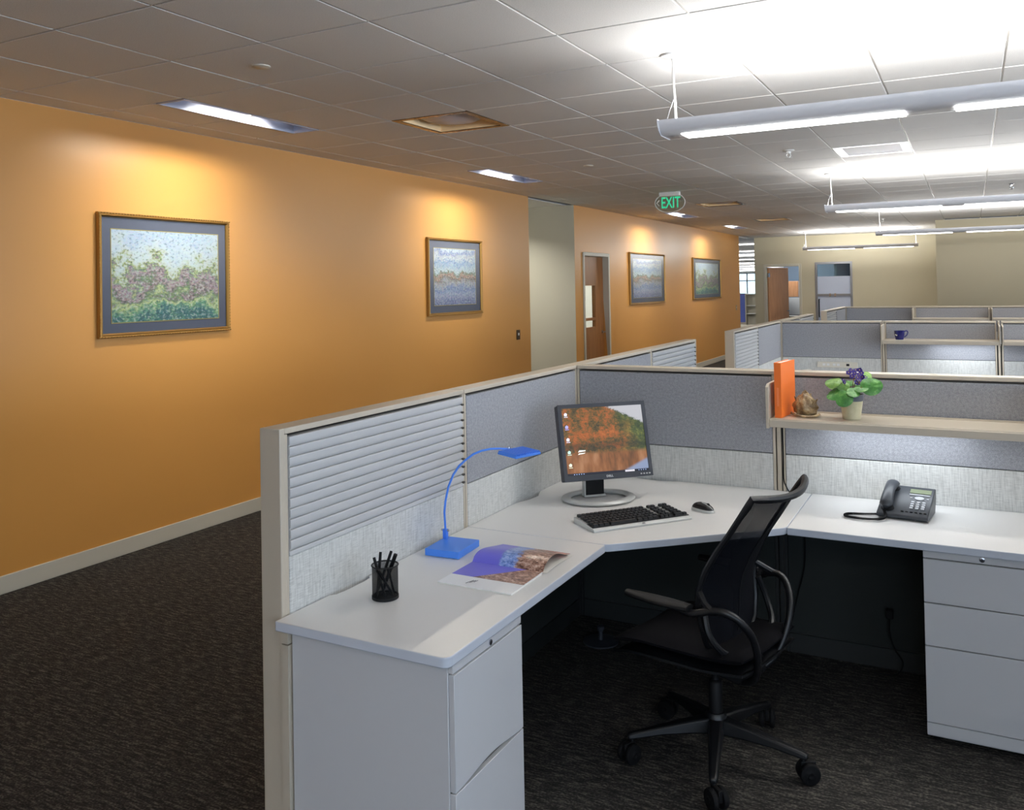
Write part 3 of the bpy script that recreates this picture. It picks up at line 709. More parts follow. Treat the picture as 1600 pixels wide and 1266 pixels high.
# perforated air return
x0, y0 = -1.037, 7.85
t = thing('air_return', 'perforated white air return panel in the ceiling between the first and second pendants', 'vent', (x0+.305, y0+.305, ZC))
mb = MB(); mb.box(x0+.008, x0+.075, y0+.008, y0+.602, ZC-.003, ZC+.006); mb.box(x0+.535, x0+.602, y0+.008, y0+.602, ZC-.003, ZC+.006)
mb.box(x0+.075, x0+.535, y0+.008, y0+.05, ZC-.003, ZC+.006); mb.box(x0+.075, x0+.535, y0+.56, y0+.602, ZC-.003, ZC+.006); mb.build('frame', MT['fixture'], t)
MB().box(x0+.075, x0+.535, y0+.05, y0+.56, ZC+.001, ZC+.008).build('grille', simple('perforated_grey', (128, 126, 136), .6, var=.12, vscale=500), t)
# sprinklers
for k, (x, y) in enumerate(((-1.377, 7.75), (-1.41, 17.2), (.46, 12.05))):
    t = thing('sprinkler', ('white fire sprinkler head between the first two pendants', 'white fire sprinkler head near the far wall', 'small chrome sprinkler head above the second pendant')[k], 'sprinkler', (x, y, ZC), 0, 'ceiling sprinklers')
    mm = MT['chrome'] if k == 2 else MT['plast']; s_ = .7 if k == 2 else 1.25
    MB().lathe([(.04*s_, -.001), (.04*s_, -.006), (.018*s_, -.014), (.016*s_, -.03), (.001, -.03)], (x, y, ZC), 16).build('escutcheon', mm, t)
    mb = MB(); mb.tube([(x-.012, y, ZC-.03), (x-.02, y, ZC-.05), (x, y, ZC-.068)], .004, 6); mb.tube([(x+.012, y, ZC-.03), (x+.02, y, ZC-.05), (x, y, ZC-.068)], .004, 6)
    mb.build('yoke', mm, t)
    MB().lathe([(.001, -.075), (.026*s_, -.072), (.026*s_, -.069), (.001, -.068)], (x, y, ZC), 12, smooth=False).build('deflector', mm, t)

# ---------------------------------------------------------------- pendants
def pendant(y, x0, n, label, behind=False):
    L = 1.2*n; x1 = x0+L
    t = thing('pendant_light', label, 'light', (x0, y, 2.5), 0, 'suspended linear lights')
    mb = MB(); f = lambda a, b, c: (c, y+a, b)
    prof = [(-.115, 2.51), (-.115, 2.49), (-.095, 2.462), (-.067, 2.442), (.067, 2.442), (.095, 2.462), (.115, 2.49), (.115, 2.51), (.10, 2.51), (.10, 2.5), (-.10, 2.5), (-.10, 2.51)]
    mb.prism(prof, x0+.004, x1-.004, f)
    mb.build('body', MT['fixture'], t)
    capp = [(-.118, 2.514), (-.118, 2.488), (-.098, 2.459), (-.069, 2.438), (.069, 2.438), (.098, 2.459), (.118, 2.488), (.118, 2.514)]
    for a, b in ((x0, x0+.004), (x1-.004, x1)): MB().prism(capp, a, b, f).build('end_cap', MT['fixture'], t)
    for k in range(n):
        a = x0+1.2*k+.105; b = a+1.0
        MB().box(a, b, y-.064, y+.064, 2.437, 2.4422).build('lens', MT['lens'], t)
    for sg in (-1, 1):
        area_light('lamp_uplight', ((x0+x1)/2, y+sg*.06, 2.54), (L-.2, .08), UPLIGHT*n/2*(.5 if y < 0 else 1), (1, .985, .96), (PI+sg*math.radians(84), 0, 0), None, t)
    for k in range(0, n+1, 2):
        x = x0+1.2*k+(.05 if k == 0 else 0)-(.05 if k == n else 0)
        MB().lathe([(.062, -.001), (.06, -.012), (.03, -.02), (.001, -.022)], (x, y, ZC), 20).build('canopy', MT['plast'], t)
        MB().tube([(x, y, ZC-.02), (x+.002, y, 2.70), (x+.008, y, 2.62), (x+.01, y, 2.51)], .0045 if k else .006, 8).build('cord', MT['plast'], t)
        MB().tube([(x+.004, y, 2.64), (x-.022, y, 2.575), (x-.03, y-.03, 2.51)], .0022, 6).build('suspension_wire', MT['chrome'], t)
    return t
pendant(4.19, -1.345, 4, 'white suspended linear light nearest the camera, upper right')
pendant(9.68, -1.345, 4, 'white suspended linear light, second from the camera')
pendant(15.17, -1.345, 4, 'white suspended linear light in front of the forward tan wall')
pendant(20.66, -3.39, 2, 'short white suspended linear light farthest away, before the far tan wall')

pendant(-1.3, -1.345, 4, 'added white suspended linear light, unseen behind the camera')  # extra fixture at the row spacing, put in to brighten the ceiling
# exit sign
ex, ey, ez = -3.277, 10.36, 2.72
t = thing('exit_sign', 'clear oval exit sign with green letters hanging from the ceiling', 'sign', (ex, ey, ZC))
MB().box(ex-.13, ex+.13, ey-.03, ey+.03, 2.80, ZC-.002).build('canopy', MT['plast'], t, bevel=.006)
ov = [(.192*math.cos(2*PI*k/40), .12*math.sin(2*PI*k/40)) for k in range(40)]
MB().prism(ov, -.004, .004, lambda a, b, c: (ex+a, ey+c, ez+b)).build('plate', MT['clear'], t)
MB().tube([(ex+a*1.0, ey, ez+b*1.0) for a, b in ov], .006, 8, closed=True).build('rim', MT['plast'], t)
Mx = Matrix.Translation(Vector((ex+.012, ey-.008, ez-.005))-t.location) @ Matrix.Rotation(PI/2, 4, 'X') @ Matrix.Diagonal((.78, 1.25, 1, 1))
text_mesh('lettering', 'EXIT', .155, MT['exitg'], t, Mx, .0015, .002)
mb = MB(); mb.tube([(ex-.135, ey-.006, ez+.035), (ex-.168, ey-.006, ez), (ex-.135, ey-.006, ez-.035)], .007, 6)
mb.build('arrow', MT['plast'], t)

# ---------------------------------------------------------------- pictures
def picture(y0, y1, z0, z1, kind, label, fwid=.030, mt=(.07, .10, .075)):
    t = thing('framed_picture', label, 'picture', (XW, (y0+y1)/2, z0), 0, 'framed prints on the orange walls')
    # moulding: four mitred lengths sharing one cross-section
    prof = [(0, .002), (0, .022), (.006, .030), (.014, .027), (.020, .032), (.026, .024), (fwid, .018), (fwid, .002)]
    crn = [(y0, z0, 1, 1), (y1, z0, -1, 1), (y1, z1, -1, -1), (y0, z1, 1, -1)]
    mb = MB()
    for k in range(4):
        A, B = crn[k], crn[(k+1) % 4]
        va = [(XW+h, A[0]+A[2]*d, A[1]+A[3]*d) for d, h in prof]; vb = [(XW+h, B[0]+B[2]*d, B[1]+B[3]*d) for d, h in prof]
        n = len(prof); mb.add(va+vb, [(i, (i+1) % n, n+(i+1) % n, n+i) for i in range(n)])
    fo = mb.build('frame', MT['gold'], t)
    # beaded outer edge
    bead = MB(); st = .022
    ny = int((y1-y0)/st); nz = int((z1-z0)/st)
    if y0 < 9:
        for i in range(ny+1):
            for z in (z0+.006, z1-.006): bead.ball((XW+.029, y0+i*(y1-y0)/ny, z), .0055, 6, 4)
        for i in range(1, nz):
            for y in (y0+.006, y1-.006): bead.ball((XW+.029, y, z0+i*(z1-z0)/nz), .0055, 6, 4)
        o = bead.build('beading', MT['gold'], fo); o['kind'] = 'stuff'
    f = fwid-.002
    MB().box(XW+.003, XW+.010, y0+f, y1-f, z0+f, z1-f).build('mat_board', MT['mat'], t)
    a0, a1, b0, b1 = y0+f+mt[0], y1-f-mt[0], z0+f+mt[2]-.01, z1-f-mt[1]+.02
    mb = MB(); e = .006
    for q in ((a0-e, a0, b0-e, b1+e), (a1, a1+e, b0-e, b1+e), (a0, a1, b0-e, b0), (a0, a1, b1, b1+e)): mb.box(XW+.010, XW+.0125, *q)
    mb.build('fillet', MT['golds'], t)
    MB().box(XW+.010, XW+.0115, a0, a1, b0, b1).build('print', MT[kind], t)
    MB().box(XW+.0155, XW+.0165, y0+f, y1-f, z0+f, z1-f).build('glass', MT['glass'], t)
picture(3.607, 4.708, 1.42, 2.235, 'garden', 'large gold framed green and pink landscape print, leftmost and nearest the camera', mt=(.075, .10, .08))
picture(7.386, 8.49, 1.42, 2.236, 'lake', 'gold framed pale lilac waterside print, second from the left', mt=(.10, .10, .09))
picture(13.31, 15.14, 1.383, 2.25, 'lake', 'gold framed lilac waterside print, just right of the wooden door', mt=(.15, .10, .09))
picture(16.94, 19.11, 1.39, 2.245, 'garden', 'gold framed green print, rightmost on the second orange wall', mt=(.18, .10, .09))
for (y, z, m_, lb) in ((9.39, 1.12, 'bplate', 'bronze switch plate at the end of the nearer orange wall'), (20.55, 1.13, 'gplate', 'grey switch plate near the end of the second orange wall')):
    t = thing('switch_plate', lb, 'switch', (XW, y, z)); MB().box(XW, XW+.006, y-.045, y+.045, z-.06, z+.06).build('plate', MT[m_], t, bevel=.002)
    MB().box(XW+.006, XW+.011, y-.012, y+.012, z-.008, z+.022).build('switch', MT['plast'], t)

# ---------------------------------------------------------------- partitions
H = 1.29
SL_P = .0298
def slat_mesh(length):
    prof = [(-.004, 0), (.0015, .0005), (.0058, .0065), (.0066, .0075), (.0066, .0286), (.0052, .0300), (-.004, .0302)]
    return MB().prism(prof, 0, length, lambda a, b, c: (c, a, b)).mesh('slat', MT['louvre'])
slat_cache = {}
def panel(label, side, P, u0, u1, upper, z_mid=.908, end0=False, end1=False, back=True, post1=False):
    """side 'left': face x=P, runs along +y, front towards +x.  side 'back': face y=P, runs along +x, front towards -y."""
    if side == 'left': f = lambda u, v, z: (P+v, u, z); loc = (P, u0, 0)
    elif side == 'side': f = lambda u, v, z: (P-v, u, z); loc = (P, u0, 0)
    else: f = lambda u, v, z: (u, P-v, z); loc = (u0, P, 0)
    t = thing('partition_panel', label, 'partition', loc, 0, 'workstation partition panels')
    def bx(name, ua, ub, va, vb, za, zb, mat, bevel=0, par=None):
        a = f(ua, va, za); b = f(ub, vb, zb)
        lo = [min(a[i], b[i]) for i in range(3)]; hi = [max(a[i], b[i]) for i in range(3)]
        return MB().box(lo[0], hi[0], lo[1], hi[1], lo[2], hi[2]).build(name, mat, par or t, bevel=bevel)
    e0 = .03 if end0 else 0; e1 = .03 if end1 else 0
    bx('core', u0+.002, u1-.002, -.068, -.012, .02, 1.266, MT['framed'])
    bx('top_cap', u0, u1, -.08, 0, 1.272, H, MT['frame'], .003)
    for a, b in ((u0, u0+.012), (u1-.012, u1)): bx('upright', a, b, -.078, -.002, .705, 1.271, MT['frame']); bx('lower_upright', a, b, -.078, -.002, 0, .704, MT['frame' if end0 and a == u0 else 'shade_dark'])  # lower uprights coloured dark to stand for under-desk shade
    if end0: bx('end_post', u0-.022, u0, -.08, 0, 0, H, MT['frame'], .003)
    if end1: bx('end_post', u1, u1+.022, -.08, 0, 0, H, MT['frame'], .003)
    ua, ub = u0+.014, u1-.014
    bx('lower_tile', ua, ub, -.012, -.001, .712, z_mid-.0035, MT['weave'], .003)
    bx('shade_dark_tile', ua, ub, -.012, -.002, .09, .708, MT['shade_panel'], .003)  # tile darkened below worktop height to match the shade there
    bx('base_cover', ua, ub, -.013, -.003, .0, .086, MT['shade_dark'])  # cover toned dark for the same under-desk shade
    if upper == 'fabric':
        bx('upper_tile', ua, ub, -.012, 0, z_mid, 1.262, MT['fabric'], .003)
    else:
        bx('louvre_backing', ua, ub, -.013, -.010, z_mid, 1.262, MT['louvreback'])
        L = round(ub-ua-.006, 3)
        if L not in slat_cache: slat_cache[L] = slat_mesh(L)
        n = int((1.264-z_mid-.012)/SL_P)+1
        pz = (1.262-(z_mid+.012))/11
        bx('louvre_sill', ua, ub, -.012, .002, z_mid-.002, z_mid+.012, MT['louvre'], .002)
        for k in range(11):
            o = linked('slat', slat_cache[L], t)
            z = z_mid+.013+k*pz
            if side == 'left':
                q = Vector((P-.004, ua+.003, z))-t.location; o.location = q; o.rotation_euler = (0, 0, PI/2); o.scale = (1, -1, 1)
            else:
                q = Vector((ua+.003, P+.004, z))-t.location; o.location = q; o.scale = (1, -1, 1)
        for k in range(11):
            z = z_mid+.012+k*pz
            bx('slat_notch', ub-.011, ub+.001, -.009, .0078, z-.003, z+.004, MT['framed'])
    if back:
        bx('rear_tile', ua, ub, -.08, -.069, .09, 1.262, MT['fabric'], .003)
        bx('rear_base', ua, ub, -.078, -.068, 0, .086, MT['frame'])
    return t
def corner_post(label, x, y):
    t = thing('corner_post', label, 'post', (x, y, 0), 0, 'partition corner posts')
    MB().box(x-.08, x, y, y+.08, .705, 1.271).build('post', MT['frame'], t, bevel=.003)
    MB().box(x-.08, x, y, y+.08, 0, .704).build('lower_post', MT['shade_dark'], t, bevel=.003)  # same post below the worktop, shade put into its colour
    MB().box(x-.08, x, y, y+.08, 1.272, H).build('cap', MT['frame'], t, bevel=.003)
X1 = -1.82; Y2 = 4.11; YP = 5.44
# first workstation
panel('louvred partition panel at the left front, its end post nearest the camera', 'left', X1, 1.955, 2.985, 'louvre', end0=True)
panel('grey fabric partition panel behind the blue desk lamp', 'left', X1, 2.989, Y2-.002, 'fabric')
corner_post('beige partition corner post behind the monitor', X1, Y2)
panel('grey fabric partition panel behind the monitor and keyboard', 'back', Y2, X1+.003, -.818, 'fabric')
panel('grey fabric partition panel behind the potted violet and telephone', 'back', Y2, -.788, .262, 'fabric')
panel('grey fabric partition panel right of the telephone, beyond the frame', 'back', Y2, .29, 1.34, 'fabric')
panel('grey fabric partition panel closing the workstation on the right, outside the frame', 'side', 1.36, 1.955, 4.10, 'fabric')
def joint(label, x, y):
    t = thing('joint_post', label, 'post', (x, y, 0), 0, 'slotted partition joint posts')
    MB().box(x-.009, x+.009, y+.0, y+.080, .705, H).build('post', MT['frame'], t, bevel=.002)
    MB().box(x-.009, x+.009, y+.0, y+.080, 0, .704).build('lower_post', MT['shade_dark'], t, bevel=.002)  # bottom of the post darkened as shaded by the worktop
    MB().box(x-.012, x+.012, y+.008, y+.072, 0, 1.27).build('channel', MT['framed'], t)
joint('slotted beige joint post below the near shelf end', -.803, Y2)
joint('slotted joint post right of the telephone, beyond the frame', .276, Y2)
# second workstation row
panel('grey fabric partition panel just past the monitor corner, on the aisle', 'left', X1, 4.194, 5.30, 'fabric')
panel('louvred partition panel on the aisle, ending before the opening', 'left', X1, 5.304, 6.30, 'louvre', end1=True)
panel('louvred partition panel at the front of the second workstation', 'left', X1, 7.50, 8.43, 'louvre', end0=True)
panel('pale grey fabric panel beside the corner of the second workstation', 'left', X1, 8.434, Y2+YP-.002, 'fabric')
corner_post('partition corner post of the second workstation', X1, Y2+YP)
panel('grey fabric panel with the outlet strip in the second workstation', 'back', Y2+YP, X1+.003, -.818, 'fabric')
panel('grey fabric panel behind the blue mug', 'back', Y2+YP, -.788, .205, 'fabric')
panel('grey fabric panel right of the blue mug, at the frame edge', 'back', Y2+YP, .249, 1.26, 'fabric')
joint('slotted joint post below the left end of the mug shelf', -.803, Y2+YP)
joint('slotted joint post between the two shelves of the second workstation', .227, Y2+YP)
# third row
Y3 = Y2+2*YP
panel('small grey fabric panel past the second workstation corner', 'left', X1, 9.634, 10.74, 'fabric')
panel('small louvred panel past the second workstation, ending before the opening', 'left', X1, 10.744, 11.74, 'louvre', end1=True)
panel('distant louvred panel at the front of the third workstation', 'left', X1, 12.94, 13.9, 'louvre', end0=True)
panel('distant pale grey fabric panel beside the third workstation corner', 'left', X1, 13.904, Y3-.002, 'fabric')
corner_post('partition corner post of the third workstation', X1, Y3)
panel('distant dark grey fabric panel at the left of the third workstation', 'back', Y3, X1+.003, -.818, 'fabric')
panel('distant grey fabric panel behind the left shelf of the third workstation', 'back', Y3, -.788, .235, 'fabric')
panel('distant grey fabric panel behind the right shelf of the third workstation', 'back', Y3, .265, 1.30, 'fabric')
joint('slotted joint post at the left shelf end of the third workstation', -.803, Y3)
joint('slotted joint post between the shelves of the third workstation', .25, Y3)

# shelves
def shelf(label, x0, x1, yb, light=None):
    t = thing('wall_shelf', label, 'shelf', (x0, yb, 1.077), 0, 'beige metal shelves hung on the partitions')
    MB().box(x0+.013, x1-.013, yb-.30, yb-.006, 1.09, 1.113).build('shelf_board', MT['frame'], t, bevel=.002)
    MB().box(x0+.013, x1-.013, yb-.305, yb-.285, 1.077, 1.109).build('front_lip', MT['frame'], t, bevel=.003)
    for zz in (yb-.06, yb-.03): MB().box(x0+.013, x1-.013, zz-.004, zz, 1.113, 1.1155).build('rib', MT['frame'], t)
    for x in (x0, x1-.012):
        MB().prism([(yb-.31, 1.072), (yb-.004, 1.072), (yb-.004, 1.262), (yb-.28, 1.262), (yb-.31, 1.25)], x, x+.012, lambda a, b, c: (c, a, b)).build('end_panel', MT['frame'], t, bevel=.0015)
    if light is not None:
        xc, w = light
        l = thing('task_light', 'slim white task light under the '+('near shelf above the telephone' if yb < 5 else 'shelf holding the blue mug'), 'light', (xc, yb-.12, 1.05), 0)
        MB().box(xc-w/2, xc+w/2, yb-.2, yb-.05, 1.0725, 1.0898).build('housing', MT['fixture'], l, bevel=.004)
        MB().box(xc-w/2+.02, xc+w/2-.02, yb-.185, yb-.065, 1.0715, 1.0727).build('lens', MT['tasklens'], l)
        area_light('lamp_task', (xc, yb-.125, 1.068), (w-.05, .1), TASK, (.86, .93, 1), (0, 0, 0), None, l)
    return t
shelf('near beige shelf holding the orange book, shell and violet', -.795, .262, Y2, (-.30, .60))
shelf('beige shelf holding the blue mug', -.80, .232, Y2+YP, (-.08, .6))
shelf('beige shelf right of the mug shelf, at the frame edge', .245, 1.27, Y2+YP)
shelf('distant left shelf of the third workstation', -.82, .235, Y3)
shelf('distant right shelf of the third workstation', .262, 1.30, Y3)

# outlet strip
xo0, xo1, yo = -1.452, -1.053, Y2+YP
t = thing('outlet_strip', 'white outlet and data strip on the second workstation partition', 'outlet', (xo0, yo, .80))
MB().box(xo0, xo1, yo-.014, yo+.0, .803, .863).build('cover', MT['outlet'], t, bevel=.003)
for k, xx in enumerate((xo0+.07, xo0+.11, xo0+.17, xo0+.21)):
    mb = MB(); mb.box(xx-.014, xx+.014, yo-.0165, yo-.014, .822, .845); mb.build('socket', MT['plast'], t, bevel=.002)
MB().box(xo1-.11, xo1-.08, yo-.0165, yo-.014, .822, .845).build('data_jack', MT['black'], t, label='black data jack')

# ---------------------------------------------------------------- worktops
def rounded(poly, rads):
    out = []
    n = len(poly)
    for i, p in enumerate(poly):
        r = rads[i]
        if r <= 0: out.append(p); continue
        p = Vector(p); a = (Vector(poly[i-1])-p).normalized(); b = (Vector(poly[(i+1) % n])-p).normalized()
        A = p+a*r; B = p+b*r
        for k in range(6):
            s_ = k/5; out.append(tuple((1-s_)**2*A+2*s_*(1-s_)*p+s_*s_*B))
    return out
TZ0, TZ = .708, .737
def worktop(label, poly, rads):
    t = thing('worktop', label, 'desk', (poly[0][0], poly[0][1], TZ0), 0)
    o = MB().prism(rounded(poly, rads), TZ0, TZ).build('desktop', [MT['lam'], MT['edge']], t, bevel=.003)
    for f_ in o.data.polygons: f_.material_index = 0 if abs(f_.normal.z) > .5 else 1
    return t
notch = lambda yc, s: [(-1.815, yc+s*.10), (-1.80, yc+s*.085), (-1.795, yc+s*.05), (-1.795, yc-s*.05), (-1.80, yc-s*.085), (-1.815, yc-s*.10)]
lp = [(-1.817, 1.90), (-1.222, 1.90), (-1.222, 2.992), (-1.817, 2.992)]+notch(2.24, 1)
worktop('white straight worktop on the left, holding the pen cup and magazine', lp, [0, .028]+[0]*8)
cp = [(-1.818, 2.994), (-1.222, 2.994), (-.662, 3.497), (-.662, 4.108), (-1.28, 4.108), (-1.31, 4.095), (-1.38, 4.085), (-1.46, 4.095), (-1.50, 4.108), (-1.818, 4.108), (-1.818, 3.66), (-1.805, 3.62), (-1.785, 3.57), (-1.79, 3.50), (-1.805, 3.45), (-1.818, 3.42)]
worktop('white corner worktop holding the monitor and keyboard', cp, [0, .03, .03]+[0]*13)
rp = [(-.660, 3.497), (1.30, 3.497), (1.30, 4.108), (-.660, 4.108)]
worktop('white straight worktop on the right, holding the telephone', rp, [0, 0, 0, 0])
worktop('white worktop of the second workstation, hidden behind the near partition', [(-1.817, 7.50), (-1.222, 7.50), (-1.222, 8.40), (-.70, 8.935), (1.25, 8.935), (1.25, 9.546), (-1.817, 9.546)], [0]*7)
t = thing('paper_stack', 'white paper edge just showing over the partition top beside the orange book', 'papers', (-1.55, 9.2, .737))
MB().obox((-1.57, 9.18, .758), (.11, .03, 0), (-.03, .10, 0), (0, 0, .0205)).build('papers', MT['paper'], t)
MB().obox((-1.57, 9.18, .785), (.11, .03, .018), (-.03, .10, 0), (0, 0, .002)).build('top_sheet', MT['paper'], t)
# support panel between worktop and partition at the left front
t = thing('support_bracket', 'beige upright bracket between the end post and the left drawer unit', 'bracket', (-1.80, 1.94, 0))
MB().box(-1.817, -1.792, 1.925, 2.42, 0, .66).build('upright', MT['frame'], t); MB().box(-1.817, -1.792, 1.925, 2.42, .664, .706).build('clip', MT['frame'], t)

# drawer units
def arch_gap(mb, u0, u1, z, h, fn):
    pass
def pedestal_left():
    x0, x1, y0, y1 = -1.785, -1.245, 1.935, 2.325
    t = thing('drawer_unit', 'white two-drawer filing unit under the left worktop', 'drawer unit', (x0, y0, 0), 0, 'white steel drawer units')
    MB().box(x0, x1, y0, y1, .02, .706).build('body', MT['cab'], t, bevel=.002)
    xf = x1; d = .016
    MB().box(xf+.001, xf+d, y0, y1, .681, .706).build('top_rail', MT['cab'], t, bevel=.0015)
    n = 16
    def front(z0, z1, arch_top, arch_bot, name='drawer'):
        pts = [(y0+.002, z0), (y1-.002, z0)] if not arch_bot else [(y0+.002+(y1-y0-.004)*k/n, z0+arch_bot*math.sin(PI*k/n)**2) for k in range(n+1)]
        pts += [(y1-.002, z1), (y0+.002, z1)]
        o = MB().prism(pts, xf+.001, xf+d+.003, lambda a, b, c: (c, a, b)).build(name, MT['cab'], t, bevel=.0015)
        return o
    front(.369, .677, 0, .016); front(.05, .365, 0, 0)
    MB().box(xf-.002, xf+.004, y0+.004, y1-.004, .355, .395).build('finger_pull', MT['cabd'], t)
    lk = MB().lathe([(.008, 0), (.008, .003), (.006, .004), (.001, .004)], (xf+d, 2.136, .693), 14, axis='x').build('lock', MT['lock'], t)
    MB().box(xf+d+.003, xf+d+.0045, 2.1345, 2.1375, .688, .698).build('keyhole', MT['black'], lk)
    for (a, b) in ((x0+.04, y0+.04), (x1-.04, y0+.04), (x0+.04, y1-.04), (x1-.04, y1-.04)):
        MB().lathe([(.014, 0), (.014, .006), (.005, .008), (.005, .021)], (a, b, 0), 10).build('foot', MT['black'], t)
pedestal_left()
def pedestal_right():
    x0, x1, y0, y1 = -.18, .20, 3.52, 4.08
    t = thing('drawer_unit', 'white three-drawer unit under the right worktop', 'drawer unit', (x0, y0, 0), 0, 'white steel drawer units')
    MB().box(x0, x1, y0+.018, y1, .02, .706).build('body', MT['cab'], t, bevel=.002)
    MB().box(x0, x1, y0+.002, y0+.018, .677, .706).build('top_rail', MT['cab'], t, bevel=.0015)
    for z0, z1 in ((.515, .673), (.357, .511), (.077, .353)):
        o = MB().box(x0, x1, y0, y0+.018, z0, z1).build('drawer', MT['cab'], t, bevel=.002)
        MB().box(x0+.01, x1-.01, y0+.010, y0+.017, z1-.001, z1+.003).build('finger_pull', MT['cabd'], o)
    MB().box(x0, x1, y0+.004, y0+.018, .03, .073).build('plinth', MT['cab'], t, bevel=.001)
    lk = MB().lathe([(.009, 0), (.009, -.003), (.006, -.004), (.001, -.004)], (.012, y0+.002, .692), 14, axis='y').build('lock', MT['lock'], t)
    MB().box(.0105, .0135, y0-.003, y0-.0015, .687, .697).build('keyhole', MT['black'], lk)
    for (a, b) in ((x0+.03, y0+.05), (x1-.03, y0+.05), (x0+.03, y1-.04), (x1-.03, y1-.04)):
        MB().lathe([(.014, 0), (.014, .006), (.005, .008), (.005, .021)], (a, b, 0), 10).build('foot', MT['black'], t)
pedestal_right()

# ---------------------------------------------------------------- monitor
t = thing('monitor', 'dark grey flat monitor showing autumn trees by a lake', 'monitor', (-1.51, 3.62, TZ), math.radians(43.1))
W2, H2 = .211, .1694; tilt = math.radians(15.4); cz = .264
def mt_(x, y, z):   # point of the tilted head, local
    return (x+.037, .001+y*math.cos(tilt)+z*math.sin(tilt)-.012, cz+z*math.cos(tilt)-y*math.sin(tilt))
def tbox(mb, x0, x1, y0, y1, z0, z1):
    vs = [mt_(x, y, z) for z in (z0, z1) for x, y in ((x0, y0), (x1, y0), (x1, y1), (x0, y1))]
    return mb.add(vs, [(3, 2, 1, 0), (4, 5, 6, 7), (0, 1, 5, 4), (1, 2, 6, 5), (2, 3, 7, 6), (3, 0, 4, 7)])
tbox(MB(), -W2, W2, .002, .05, -H2, H2).build('housing', MT['dgrey'], t, local=True, bevel=.006)
mb = MB(); bz = .017; bb = .024
tbox(mb, -W2, -W2+bz, -.004, .004, -H2, H2); tbox(mb, W2-bz, W2, -.004, .004, -H2, H2)
tbox(mb, -W2+bz, W2-bz, -.004, .004, H2-bz, H2); tbox(mb, -W2+bz, W2-bz, -.004, .004, -H2, -H2+bb)
bezel = mb.build('bezel', MT['dgrey'], t, local=True)
sx0, sx1, sz0, sz1 = -W2+bz, W2-bz, -H2+bb, H2-bz
# the picture area is a flat panel in its own tilted frame so the image maps straight on to it
sc = bpy.data.objects.new('screen', MB().box(sx0, sx1, 0, .001, sz0, sz1).mesh('screen', MT['wallp'])); COL.objects.link(sc); sc.parent = t
sc.location = mt_(0, 0, 0); sc.rotation_euler = (-tilt, 0, 0)
sm = [('icon', (210, 212, 226)), ('icon', (150, 150, 220)), ('icon', (216, 216, 232)), ('icon', (180, 214, 200)), ('icon', (206, 214, 190))]
for k, (n_, c_) in enumerate(sm):
    z = sz1-.022-k*.056; mm = emit('icon_%d' % k, c_, .55)
    mb = MB(); mb.prism([(sx0+.012, z-.012), (sx0+.024, z-.012), (sx0+.026, z-.002), (sx0+.018, z+.003), (sx0+.011, z-.003)], -.0008, -.0002, lambda a, b, c: (a, c, b))
    mb.box(sx0+.010, sx0+.028, -.0008, -.0002, z-.018, z-.0155); mb.build('icon', mm, sc, local=True)
MB().box(sx0, sx1, -.0008, -.0002, sz0, sz0+.010).build('taskbar', emit('taskbar', (22, 24, 34), .55), sc, local=True)
mb = MB()
for k in range(5): mb.box(sx0+.03+k*.011, sx0+.034+k*.011, -.0014, -.0009, sz0+.003, sz0+.007)
for k in range(4): mb.box(sx1-.05+k*.011, sx1-.047+k*.011, -.0014, -.0009, sz0+.003, sz0+.007)
mb.build('taskbar_icons', emit('tb', (150, 170, 210), .55), sc, local=True)
MB().box(sx1-.115, sx1-.07, -.0016, -.0009, sz0+.001, sz0+.009).build('taskbar_window', emit('tbw', (196, 192, 196), .55), sc, local=True)
mb = MB(); mb.prism([(-.135, -.045), (-.10, -.042), (-.098, -.037), (-.128, -.036)], -.0008, -.0002, lambda a, b, c: (a, c, b)); mb.prism([(-.137, -.056), (-.105, -.052), (-.10, -.048), (-.13, -.049)], -.0008, -.0002, lambda a, b, c: (a, c, b))
mb.build('boats', emit('boat', (214, 214, 206), .55), sc, local=True)
Mx = Matrix.Translation(mt_(.002, -.0045, -H2+.012)) @ Matrix.Rotation(-tilt, 4, 'X') @ Matrix.Rotation(PI/2, 4, 'X') @ Matrix.Diagonal((1.15, 1, 1, 1))
text_mesh('logo', 'DELL', .0125, MT['silver'], t, Mx, .0005, .0004)
for k in range(4):
    p = mt_(W2-.058+k*.0135, -.0045, -H2+.012); MB().box(p[0]-.0035, p[0]+.0035, p[1]-.002, p[1]+.001, p[2]-.0025, p[2]+.0025).build('button', MT['silver'], t, local=True)
mb = MB().box(-.044, .044, .03, .055, .012, .25); mb.build('neck', MT['black'], t, local=True, bevel=.004)
MB().box(-.052, -.046, .028, .06, .010, .20).build('neck_trim', MT['silver'], t, local=True)
tbox(MB(), -.06, .06, .05, .075, -.09, .06).build('rear_mount', MT['dgrey'], t, local=True, bevel=.008)
el = [(.148*math.cos(2*PI*k/48), -.01+.118*math.sin(2*PI*k/48), .011) for k in range(48)]
mb = MB().tube(el, .0215, 12, closed=True, flat=.48); mb.box(-.05, .05, .03, .112, .004, .014)
mb.build('stand_ring', MT['silver'], t, local=True)

